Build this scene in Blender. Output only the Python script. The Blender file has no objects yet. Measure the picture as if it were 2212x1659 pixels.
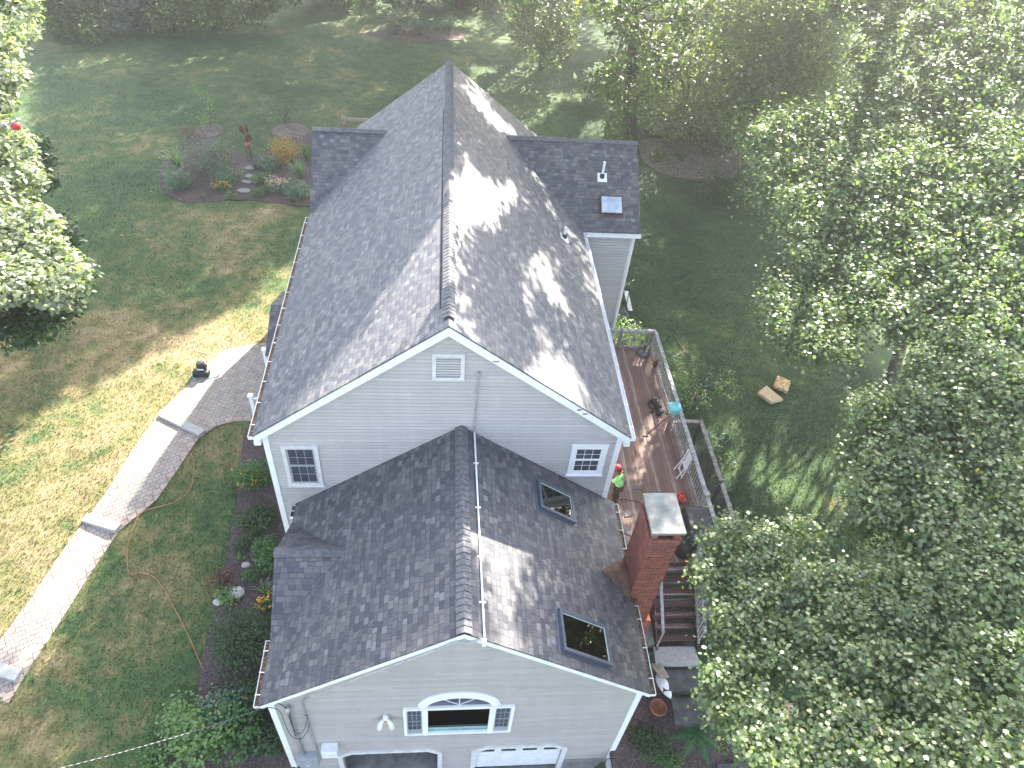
import bpy, bmesh, math, random
import numpy as np
from mathutils import Vector, Matrix
from mathutils.geometry import tessellate_polygon, delaunay_2d_cdt
random.seed(7); RNG = np.random.default_rng(11)
S = bpy.context.scene
COL = S.collection
R = math.radians
# ------------------------------------------------------------------ camera
CAM = np.array([-0.1448, -12.9071, 14.4433]); PITCH, YAW, ROLL, FOC = 0.771, 0.1354, 0.1065, 1557.4
def axes():
    cy, sy, cp, sp = math.cos(YAW), math.sin(YAW), math.cos(PITCH), math.sin(PITCH)
    f = np.array([sy*cp, cy*cp, -sp]); r = np.array([cy, -sy, 0.]); u = np.cross(r, f)
    cr, sr = math.cos(ROLL), math.sin(ROLL)
    return cr*r+sr*u, -sr*r+cr*u, f
AR, AU, AF = axes()
cam = bpy.data.cameras.new('camera'); co = bpy.data.objects.new('camera', cam); COL.objects.link(co)
co.matrix_world = Matrix(((AR[0], AU[0], -AF[0], CAM[0]), (AR[1], AU[1], -AF[1], CAM[1]), (AR[2], AU[2], -AF[2], CAM[2]), (0, 0, 0, 1)))
cam.sensor_width = 36; cam.lens = FOC/2212*36; cam.clip_end = 900; cam.clip_start = .1
S.camera = co
# survey helpers: directions measured on the photograph give points of the place
def ray(u, v): return AF+AR*(u-1106)/FOC-AU*(v-829.5)/FOC
def proj(P):
    d = np.asarray(P, float)-CAM; w = d@AF
    return np.stack([1106+FOC*(d@AR)/w, 829.5-FOC*(d@AU)/w, w], -1)
def hit(u, v, ax, val):
    d = ray(u, v); i = 'xyz'.index(ax); return CAM+d*(val-CAM[i])/d[i]
def sst(a, b, x):
    t = np.clip((x-a)/(b-a), 0, 1); return t*t*(3-2*t)
def sp(x): return np.log1p(np.exp(np.clip(x*2.5, -40, 40)))/2.5
def T(x, y, raw=False):
    x = np.asarray(x, float); y = np.asarray(y, float)
    tl = -5.75-.13*sp(4-y)-.02*sst(10, 30, y)*5
    tr = -6.6-.26*sp(-1.2-y)+.35*sst(18, 34, y)
    s = sst(-3, 8, x)
    z = tl*(1-s)+tr*s
    z = z-1.1*sst(-7.5, -4.4, x)*sst(-3.4, -6.2, y)*(x < 0)
    if raw: return z
    ins = (x > -4.0) & (x < 4.75) & (y > -22) & (y < 11)
    z = np.where(ins, -9.4, z)
    return np.where((x > 4.5) & (x < 6.6) & (y < -5.4) & (y > -9) & (x < 5.1-(y+5.4)*.8), np.minimum(z, -8.6), z)
def G(u, v, dz=0.):
    d = ray(u, v); z = -6.3
    for _ in range(25):
        P = CAM+d*(z-CAM[2])/d[2]; z = float(T(P[0], P[1], True))+dz
    P = CAM+d*(z-CAM[2])/d[2]; return P
SAZ, SEL = R(26), R(33)
SUN = np.array([math.sin(SAZ)*math.cos(SEL), math.cos(SAZ)*math.cos(SEL), math.sin(SEL)])
# ------------------------------------------------------------------ objects
def tag(o, label=None, cat=None, group=None, kind=None):
    if label: o['label'] = label
    if cat: o['category'] = cat
    if group: o['group'] = group
    if kind: o['kind'] = kind
    return o
def empty(name, loc=(0, 0, 0), label=None, cat=None, group=None, rz=0):
    o = bpy.data.objects.new(name, None); COL.objects.link(o); o.location = loc; o.rotation_euler.z = rz
    return tag(o, label, cat, group)
def link(me, name, mat, parent=None, loc=None):
    o = bpy.data.objects.new(name, me); COL.objects.link(o)
    if mat is not None:
        for m in (mat if isinstance(mat, (list, tuple)) else [mat]): me.materials.append(m)
    if parent is not None: o.parent = parent
    if loc is not None: o.location = loc
    return o
def worldloc(o):
    v = Vector((0, 0, 0))
    while o is not None: v += o.location; o = o.parent
    return v
class MB:
    """collects shapes; build() links them as one mesh object; coordinates are world unless local=True"""
    def __init__(s): s.v = []; s.f = []; s.uv = {}; s.mi = []; s.cm = 0
    def add(s, vs, fs, uvs=None):
        n = len(s.v); s.v += [tuple(map(float, p)) for p in vs]
        for k, f in enumerate(fs):
            if uvs: s.uv[len(s.f)] = [uvs[i] for i in f]
            s.f.append([n+i for i in f]); s.mi.append(s.cm)
        return s
    def box(s, c, d, rz=0, M=None):
        x, y, z = d[0]/2, d[1]/2, d[2]/2
        vs = [Vector((a, b, e)) for a in (-x, x) for b in (-y, y) for e in (-z, z)]
        m = M if M is not None else Matrix.Rotation(rz, 3, 'Z')
        vs = [m @ p+Vector(c) for p in vs]
        return s.add(vs, [(0, 1, 3, 2), (4, 6, 7, 5), (0, 4, 5, 1), (2, 3, 7, 6), (0, 2, 6, 4), (1, 5, 7, 3)])
    def bb(s, a, b):
        return s.box([(a[i]+b[i])/2 for i in range(3)], [abs(b[i]-a[i]) for i in range(3)])
    def beam(s, p, q, w, h, up=(0, 0, 1)):
        p, q = Vector(p), Vector(q); d = (q-p); L = d.length; d.normalize()
        r = d.cross(Vector(up)); r = r.normalized() if r.length > 1e-5 else Vector((1, 0, 0)); u = r.cross(d)
        vs = [(p if e == 0 else q)+r*(a*w/2)+u*(b*h/2) for e in (0, 1) for a, b in ((-1, -1), (1, -1), (1, 1), (-1, 1))]
        return s.add(vs, [(3, 2, 1, 0), (4, 5, 6, 7), (0, 1, 5, 4), (1, 2, 6, 5), (2, 3, 7, 6), (3, 0, 4, 7)])
    def tube(s, pts, r, n=7, caps=True):
        pts = [Vector(p) for p in pts]; k = len(pts)
        rs = r if isinstance(r, (list, tuple)) else [r]*k
        vs = []; ref = Vector((0.3, 0.2, 1)).normalized()
        for i, p in enumerate(pts):
            d = (pts[min(i+1, k-1)]-pts[max(i-1, 0)]).normalized()
            a = d.cross(ref)
            if a.length < .1: a = d.cross(Vector((1, 0, 0)))
            a.normalize(); b = d.cross(a)
            vs += [p+(a*math.cos(t)+b*math.sin(t))*rs[i] for t in [2*math.pi*j/n for j in range(n)]]
        fs = [(i*n+j, i*n+(j+1) % n, (i+1)*n+(j+1) % n, (i+1)*n+j) for i in range(k-1) for j in range(n)]
        if caps: fs += [tuple(range(n))[::-1], tuple((k-1)*n+j for j in range(n))]
        return s.add(vs, fs)
    def lathe(s, prof, c=(0, 0, 0), n=16, sx=1, sy=1):
        vs = [(c[0]+r*math.cos(2*math.pi*j/n)*sx, c[1]+r*math.sin(2*math.pi*j/n)*sy, c[2]+z) for r, z in prof for j in range(n)]
        k = len(prof)
        fs = [(i*n+j, i*n+(j+1) % n, (i+1)*n+(j+1) % n, (i+1)*n+j) for i in range(k-1) for j in range(n)]
        fs += [tuple(range(n))[::-1], tuple((k-1)*n+j for j in range(n))]
        return s.add(vs, fs)
    def prism(s, poly, a, b, mp):
        """2-D polygon (list of loops, first outer) extruded between offsets a and b; mp(u, v, w) -> xyz"""
        loops = poly if isinstance(poly[0][0], (list, tuple)) else [poly]
        tri = tessellate_polygon([[Vector((p[0], p[1], 0)) for p in lp] for lp in loops])
        flat = [p for lp in loops for p in lp]; n = len(flat)
        vs = [mp(p[0], p[1], a) for p in flat]+[mp(p[0], p[1], b) for p in flat]
        uv = [(p[0], p[1]) for p in flat]*2
        fs = [tuple(t) for t in tri]+[tuple(i+n for i in t[::-1]) for t in tri]
        o = 0
        for lp in loops:
            m = len(lp)
            fs += [(o+i, o+(i+1) % m, n+o+(i+1) % m, n+o+i) for i in range(m)]
            o += m
        return s.add(vs, fs, uv)
    def blob(s, c, r, n=10, jit=.1, seed=0):
        rg = random.Random(seed); bm = bmesh.new(); bmesh.ops.create_icosphere(bm, subdivisions=2, radius=1)
        vs = [(c[0]+v.co.x*r[0]*(1+rg.uniform(-jit, jit)), c[1]+v.co.y*r[1]*(1+rg.uniform(-jit, jit)), c[2]+v.co.z*r[2]*(1+rg.uniform(-jit, jit))) for v in bm.verts]
        fs = [tuple(v.index for v in f.verts) for f in bm.faces]; bm.free(); return s.add(vs, fs)
    def build(s, name, mat, parent=None, smooth=False, bevel=0, loc=None):
        me = bpy.data.meshes.new(name); off = worldloc(parent) if parent is not None else Vector((0, 0, 0))
        if loc is not None: off = off+Vector(loc)
        me.from_pydata([tuple(Vector(v)-off) for v in s.v], [], s.f)
        if s.uv:
            ul = me.uv_layers.new(name='UVMap')
            for i, p in enumerate(me.polygons):
                if i in s.uv:
                    for li, c in zip(p.loop_indices, s.uv[i]): ul.data[li].uv = c
        bm = bmesh.new(); bm.from_mesh(me); bmesh.ops.recalc_face_normals(bm, faces=bm.faces)
        bm.to_mesh(me); bm.free()
        if smooth: me.polygons.foreach_set('use_smooth', [True]*len(me.polygons))
        if any(s.mi): me.polygons.foreach_set('material_index', s.mi)
        o = link(me, name, mat, parent, loc)
        if bevel:
            b = o.modifiers.new('bevel', 'BEVEL'); b.width = bevel; b.segments = 2; b.limit_method = 'ANGLE'
        return o
def np_mesh(name, V, F, mat, parent=None, smooth=False):
    """V (N,3), F (M,k) fast mesh, world coordinates"""
    me = bpy.data.meshes.new(name)
    if parent is not None: V = V-np.array(worldloc(parent))
    me.vertices.add(len(V)); me.vertices.foreach_set('co', np.ascontiguousarray(V, dtype=np.float32).ravel())
    k = F.shape[1]; me.loops.add(F.size); me.loops.foreach_set('vertex_index', np.ascontiguousarray(F, dtype=np.int32).ravel())
    me.polygons.add(len(F)); me.polygons.foreach_set('loop_start', np.arange(0, F.size, k, dtype=np.int32))
    try: me.polygons.foreach_set('loop_total', np.full(len(F), k, dtype=np.int32))
    except Exception: pass
    me.update(calc_edges=True); me.validate()
    if smooth: me.polygons.foreach_set('use_smooth', np.ones(len(F), dtype=bool))
    return link(me, name, mat, parent)
# ------------------------------------------------------------------ materials
def newmat(name):
    m = bpy.data.materials.new(name); m.use_nodes = True; nt = m.node_tree
    return m, nt, nt.nodes['Principled BSDF']
class N:
    """tiny node helper"""
    def __init__(s, nt): s.nt = nt
    def n(s, t, **k):
        a = s.nt.nodes.new('ShaderNode'+t)
        for x, y in k.items():
            if hasattr(a, x): setattr(a, x, y)
            else: a.inputs[x.replace('_', ' ')].default_value = y
        return a
    def l(s, a, b): s.nt.links.new(a, b)
    def m(s, op, a, b=None, c=None):
        n = s.nt.nodes.new('ShaderNodeMath'); n.operation = op
        for i, x in enumerate((a, b, c)):
            if x is None: continue
            if isinstance(x, (int, float)): n.inputs[i].default_value = x
            else: s.l(x, n.inputs[i])
        return n.outputs[0]
    def mix(s, f, a, b, mode='MIX'):
        n = s.nt.nodes.new('ShaderNodeMix'); n.data_type = 'RGBA'; n.blend_type = mode
        for k, x in ((0, f), (6, a), (7, b)):
            if isinstance(x, (int, float)): n.inputs[k].default_value = x
            elif isinstance(x, (tuple, list)): n.inputs[k].default_value = (*x, 1)
            else: s.l(x, n.inputs[k])
        return n.outputs[2]
    def ramp(s, f, stops, interp='LINEAR'):
        n = s.nt.nodes.new('ShaderNodeValToRGB'); n.color_ramp.interpolation = interp
        e = n.color_ramp.elements
        while len(e) < len(stops): e.new(.5)
        for el, (p, c) in zip(e, stops): el.position = p; el.color = (*c, 1) if len(c) == 3 else c
        s.l(f, n.inputs[0]); return n.outputs[0]
    def noise(s, vec, scale, detail=4, rough=.6, dist=0):
        n = s.n('TexNoise'); n.inputs['Scale'].default_value = scale; n.inputs['Detail'].default_value = detail
        n.inputs['Roughness'].default_value = rough; n.inputs['Distortion'].default_value = dist
        if vec is not None: s.l(vec, n.inputs['Vector'])
        return n.outputs['Fac']
    def pos(s): return s.n('NewGeometry').outputs['Position']
    def bump(s, h, strength, dist, bs):
        n = s.n('Bump'); n.inputs['Strength'].default_value = strength; n.inputs['Distance'].default_value = dist
        s.l(h, n.inputs['Height']); s.l(n.outputs[0], bs.inputs['Normal']); return n
def simple(name, col, rough=.6, metal=0, var=.12, scale=6, bump=0, spec=None, coord='pos'):
    m, nt, b = newmat(name); g = N(nt)
    p = g.pos() if coord == 'pos' else g.n('TexCoord').outputs['Object']
    f = g.noise(p, scale, 5)
    lo = tuple(max(0, c*(1-var*1.6)) for c in col); hi = tuple(min(1, c*(1+var)) for c in col)
    g.l(g.ramp(f, [(.3, lo), (.7, hi)]), b.inputs['Base Color'])
    b.inputs['Roughness'].default_value = rough; b.inputs['Metallic'].default_value = metal
    if spec is not None: b.inputs['Specular IOR Level'].default_value = spec
    if bump: g.bump(g.noise(p, scale*6, 4), bump, .01, b)
    return m
def shingle_mat(name, tones, gap, capv=False):
    m, nt, b = newmat(name); g = N(nt)
    uv = g.n('UVMap').outputs[0]; sx = g.n('SeparateXYZ'); g.l(uv, sx.inputs[0])
    u, v = sx.outputs[0], sx.outputs[1]
    EXP = .143
    row = g.m('FLOOR', g.m('DIVIDE', v, EXP)); fv = g.m('FRACT', g.m('DIVIDE', v, EXP))
    wn = g.n('TexWhiteNoise', noise_dimensions='1D'); g.l(row, wn.inputs['W']); jr = wn.outputs['Value']
    w = g.m('ADD', g.m('DIVIDE', u, .19), g.m('ADD', g.m('MULTIPLY', jr, 31.7), g.m('MULTIPLY', row, 61.0)))
    vo = g.n('TexVoronoi', voronoi_dimensions='1D', feature='F1'); vo.inputs['Scale'].default_value = 1; vo.inputs['Randomness'].default_value = .75
    g.l(w, vo.inputs['W'])
    sc = g.n('SeparateColor'); g.l(vo.outputs['Color'], sc.inputs[0]); rnd, rnd2 = sc.outputs[0], sc.outputs[1]
    ve = g.n('TexVoronoi', voronoi_dimensions='1D', feature='DISTANCE_TO_EDGE'); ve.inputs['Scale'].default_value = 1; ve.inputs['Randomness'].default_value = .75
    g.l(w, ve.inputs['W'])
    col = g.ramp(rnd, tones)
    gran = g.noise(uv, 160, 3, .7)
    col = g.mix(.55, col, g.ramp(gran, [(.3, (.45, .45, .45)), (.7, (1.5, 1.5, 1.5))]), 'MULTIPLY')
    big = g.noise(uv, .5, 4)
    col = g.mix(.35, col, g.ramp(big, [(.3, (.75, .77, .8)), (.7, (1.2, 1.15, 1.08))]), 'MULTIPLY')
    # butt edge and tab cut-outs: shadow lines under the butts painted dark, with the tab gaps
    tall = g.m('GREATER_THAN', rnd2, .42)
    e1 = g.m('MULTIPLY', g.m('LESS_THAN', fv, .13), g.m('ADD', g.m('MULTIPLY', tall, .75), .25))
    e2 = g.m('MULTIPLY', g.m('LESS_THAN', ve.outputs['Distance'], .05), .8)
    e = g.m('MAXIMUM', e1, e2)
    col = g.mix(g.m('MULTIPLY', e, gap), col, (.018, .019, .024))
    g.l(col, b.inputs['Base Color']); b.inputs['Roughness'].default_value = .62; b.inputs['Specular IOR Level'].default_value = .6
    h = g.m('ADD', g.m('MULTIPLY', g.m('SUBTRACT', 1.0, fv), .6), g.m('ADD', g.m('MULTIPLY', tall, .5), g.m('MULTIPLY', e, -.8)))
    h = g.m('ADD', h, g.m('MULTIPLY', gran, .5))
    g.bump(h, .7, .012, b)
    return m
def siding_mat(name, col, exp=.127):
    m, nt, b = newmat(name); g = N(nt)
    p = g.pos(); sx = g.n('SeparateXYZ'); g.l(p, sx.inputs[0]); z = sx.outputs[2]
    k = g.m('DIVIDE', g.m('ADD', z, 50.0), exp); row = g.m('FLOOR', k); fz = g.m('FRACT', k)
    hx = g.m('ADD', sx.outputs[0], sx.outputs[1])
    wn = g.n('TexWhiteNoise', noise_dimensions='1D'); g.l(row, wn.inputs['W'])
    seg = g.m('FLOOR', g.m('ADD', g.m('DIVIDE', hx, 2.6), g.m('MULTIPLY', wn.outputs['Value'], 9.0)))
    sfr = g.m('FRACT', g.m('ADD', g.m('DIVIDE', hx, 2.6), g.m('MULTIPLY', wn.outputs['Value'], 9.0)))
    w2 = g.n('TexWhiteNoise', noise_dimensions='2D'); cv = g.n('CombineXYZ'); g.l(row, cv.inputs[0]); g.l(seg, cv.inputs[1]); g.l(cv.outputs[0], w2.inputs['Vector'])
    c = g.ramp(w2.outputs['Value'], [(0, tuple(x*.90 for x in col)), (.85, col), (1, tuple(x*1.04 for x in col))])
    st = g.n('Mapping'); st.inputs['Scale'].default_value = (1.2, 1.2, .25); g.l(p, st.inputs[0])
    c = g.mix(.5, c, g.ramp(g.noise(st.outputs[0], 2.2, 6, .65), [(.3, (.84, .83, .82)), (.65, (1.05, 1.05, 1.05))]), 'MULTIPLY')
    line = g.m('LESS_THAN', fz, .09); joint = g.m('LESS_THAN', sfr, .0022)
    c = g.mix(g.m('MULTIPLY', g.m('MAXIMUM', line, joint), .42), c, (.12, .12, .14))
    g.l(c, b.inputs['Base Color']); b.inputs['Roughness'].default_value = .55
    g.bump(g.m('SUBTRACT', 1.0, fz), 1.0, .014, b)
    return m
def leaf_mat(name, lo, hi, alt=None, altp=.06, rough=.42, trans=.45, spec=.5):
    m, nt, b = newmat(name); g = N(nt)
    geo = g.n('NewGeometry'); r = geo.outputs['Random Per Island']
    n = g.noise(geo.outputs['Position'], .9, 3)
    f = g.m('ADD', g.m('MULTIPLY', r, .6), g.m('MULTIPLY', n, .4))
    c = g.ramp(f, [(.15, lo), (.75, hi)])
    if alt:
        wn = g.n('TexWhiteNoise', noise_dimensions='1D'); g.l(g.m('MULTIPLY', r, 977.), wn.inputs['W'])
        c = g.mix(g.m('GREATER_THAN', wn.outputs['Value'], 1-altp), c, alt)
    g.l(c, b.inputs['Base Color']); b.inputs['Roughness'].default_value = rough; b.inputs['Specular IOR Level'].default_value = spec
    tr = g.n('BsdfTranslucent'); g.l(g.mix(1.0, c, (1.25, 1.5, .45), 'MULTIPLY'), tr.inputs['Color'])
    mx = g.n('MixShader'); mx.inputs[0].default_value = trans
    g.l(b.outputs[0], mx.inputs[1]); g.l(tr.outputs[0], mx.inputs[2]); g.l(mx.outputs[0], nt.nodes['Material Output'].inputs['Surface'])
    return m
def grass_color(g, p):
    a = g.noise(p, .22, 5, .6, .4); b_ = g.noise(p, 1.6, 5, .65); c_ = g.noise(p, 9, 4, .7)
    f = g.m('ADD', g.m('MULTIPLY', a, .5), g.m('ADD', g.m('MULTIPLY', b_, .35), g.m('MULTIPLY', c_, .15)))
    sx = g.n('SeparateXYZ'); g.l(p, sx.inputs[0])      # the lawn is dry round the front walk, lush at the back; right is lush plus painted deep shade
    def ss(o, a0, a1):
        n = g.n('MapRange', interpolation_type='SMOOTHSTEP'); n.inputs[1].default_value = a0; n.inputs[2].default_value = a1; g.l(o, n.inputs[0]); return n.outputs[0]
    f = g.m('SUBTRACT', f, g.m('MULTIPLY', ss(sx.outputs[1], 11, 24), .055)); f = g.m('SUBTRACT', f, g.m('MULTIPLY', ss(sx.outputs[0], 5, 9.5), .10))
    f = g.m('ADD', f, g.m('MULTIPLY', g.m('MULTIPLY', ss(sx.outputs[0], -4, -9), g.m('MULTIPLY', ss(sx.outputs[1], 15, 10), ss(sx.outputs[1], 2, 6))), .035))
    f = g.m('SUBTRACT', f, .012)
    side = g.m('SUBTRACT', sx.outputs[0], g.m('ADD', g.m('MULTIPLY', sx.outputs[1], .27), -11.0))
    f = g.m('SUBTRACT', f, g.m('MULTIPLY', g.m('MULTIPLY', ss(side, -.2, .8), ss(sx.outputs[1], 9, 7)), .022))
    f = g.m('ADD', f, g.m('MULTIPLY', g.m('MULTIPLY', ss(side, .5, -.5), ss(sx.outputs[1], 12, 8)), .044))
    return g.ramp(f, [(.27, (.022, .050, .018)), (.38, (.045, .092, .030)), (.46, (.075, .125, .040)), (.53, (.19, .175, .070)), (.61, (.32, .25, .14))])
def lawn_mat(name, blades):
    m, nt, b = newmat(name); g = N(nt); p = g.pos()
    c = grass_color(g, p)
    if blades:
        r = g.n('NewGeometry').outputs['Random Per Island']
        c = g.mix(.75, c, g.ramp(r, [(0, (.55, .62, .5)), (.5, (1, 1, 1)), (1, (1.75, 1.6, 1.3))]), 'MULTIPLY')
        g.l(c, b.inputs['Base Color']); b.inputs['Roughness'].default_value = .55
        tr = g.n('BsdfTranslucent'); g.l(c, tr.inputs['Color']); mx = g.n('MixShader'); mx.inputs[0].default_value = .35
        g.l(b.outputs[0], mx.inputs[1]); g.l(tr.outputs[0], mx.inputs[2]); g.l(mx.outputs[0], nt.nodes['Material Output'].inputs['Surface'])
    else:
        f = g.noise(p, 38, 5, .75)
        c = g.mix(.8, c, g.ramp(f, [(.3, (.5, .5, .5)), (.7, (1.5, 1.5, 1.5))]), 'MULTIPLY')
        g.l(c, b.inputs['Base Color']); b.inputs['Roughness'].default_value = .9
        g.bump(f, 1, .05, b)
    return m
def mulch_mat(name, a, b2, scale=45):
    m, nt, b = newmat(name); g = N(nt); p = g.pos()
    vo = g.n('TexVoronoi', feature='F1'); vo.inputs['Scale'].default_value = scale; g.l(p, vo.inputs['Vector'])
    sc = g.n('SeparateColor'); g.l(vo.outputs['Color'], sc.inputs[0])
    c = g.ramp(sc.outputs[0], [(0, a), (.75, b2), (1, tuple(min(1, x*2.1) for x in b2))])
    c = g.mix(.5, c, g.ramp(g.noise(p, 1.4, 5), [(.3, (.6, .6, .6)), (.7, (1.3, 1.3, 1.3))]), 'MULTIPLY')
    g.l(c, b.inputs['Base Color']); b.inputs['Roughness'].default_value = .95
    g.bump(vo.outputs['Distance'], 1, .03, b); return m
def brick_mat(name, c1, c2, mortar, scale, rot=0, bw=.5, rh=.25, ms=.02, coord='pos', axis=None, off=.5, stain=.4):
    m, nt, b = newmat(name); g = N(nt)
    p = g.pos() if coord == 'pos' else g.n('UVMap').outputs[0]
    if axis == 'wall':    # u = x+y along the wall, v = z
        sx = g.n('SeparateXYZ'); g.l(p, sx.inputs[0]); cv = g.n('CombineXYZ')
        g.l(g.m('ADD', sx.outputs[0], sx.outputs[1]), cv.inputs[0]); g.l(sx.outputs[2], cv.inputs[1]); q = cv.outputs[0]
    else:
        mp = g.n('Mapping'); mp.inputs['Rotation'].default_value = (0, 0, rot); g.l(p, mp.inputs[0]); q = mp.outputs[0]
    br = g.n('TexBrick'); br.offset = off; g.l(q, br.inputs['Vector'])
    br.inputs['Color1'].default_value = (*c1, 1); br.inputs['Color2'].default_value = (*c2, 1); br.inputs['Mortar'].default_value = (*mortar, 1)
    br.inputs['Scale'].default_value = scale; br.inputs['Mortar Size'].default_value = ms; br.inputs['Brick Width'].default_value = bw; br.inputs['Row Height'].default_value = rh
    br.inputs['Mortar Smooth'].default_value = .3
    c = br.outputs['Color']
    c = g.mix(stain, c, g.ramp(g.noise(p, 3.5, 6, .7), [(.3, (.45, .45, .48)), (.7, (1.45, 1.4, 1.35))]), 'MULTIPLY')
    c = g.mix(.3, c, g.ramp(g.noise(p, 40, 3, .7), [(.3, (.6, .6, .6)), (.7, (1.4, 1.4, 1.4))]), 'MULTIPLY')
    g.l(c, b.inputs['Base Color']); b.inputs['Roughness'].default_value = .85
    g.bump(g.m('SUBTRACT', 1.0, br.outputs['Fac']), .8, .008, b); return m
def plank_mat(name, axis, w, a, b2, gapc=(.015, .012, .012)):
    m, nt, b = newmat(name); g = N(nt); p = g.pos(); sx = g.n('SeparateXYZ'); g.l(p, sx.inputs[0])
    x = sx.outputs[axis]; k = g.m('DIVIDE', x, w); row = g.m('FLOOR', k); fr = g.m('FRACT', k)
    wn = g.n('TexWhiteNoise', noise_dimensions='1D'); g.l(row, wn.inputs['W'])
    mp = g.n('Mapping'); sc = [14, 14, 14]; sc[1-axis] = 1.1; mp.inputs['Scale'].default_value = sc; g.l(p, mp.inputs[0])
    f = g.m('ADD', g.m('MULTIPLY', wn.outputs['Value'], .35), g.m('MULTIPLY', g.noise(mp.outputs[0], 1.4, 6, .7), .75))
    c = g.ramp(f, [(.25, a), (.6, b2), (.85, (.42, .36, .33))])
    c = g.mix(.5, c, g.ramp(g.noise(p, 1.1, 5), [(.3, (.6, .6, .62)), (.7, (1.25, 1.2, 1.15))]), 'MULTIPLY')
    gap = g.m('LESS_THAN', fr, .07)
    c = g.mix(gap, c, gapc); g.l(c, b.inputs['Base Color']); b.inputs['Roughness'].default_value = .7
    g.bump(g.m('SUBTRACT', 1.0, gap), 1, .01, b); return m
def glass_mat(name, col, rough=.06, spec=.9):
    m, nt, b = newmat(name); g = N(nt)
    f = g.noise(g.pos(), 2.2, 2)
    g.l(g.ramp(f, [(.3, tuple(x*.6 for x in col)), (.7, tuple(x*1.2 for x in col))]), b.inputs['Base Color'])
    b.inputs['Roughness'].default_value = rough; b.inputs['Specular IOR Level'].default_value = spec; return m
TONE = [(0, (.040, .043, .060)), (.3, (.064, .067, .084)), (.6, (.088, .088, .102)), (.85, (.115, .108, .11)), (1, (.15, .152, .168))]
TONE2 = [(0, (.072, .077, .100)), (.35, (.105, .110, .132)), (.65, (.134, .135, .152)), (.9, (.165, .157, .16)), (1, (.20, .203, .22))]
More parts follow.
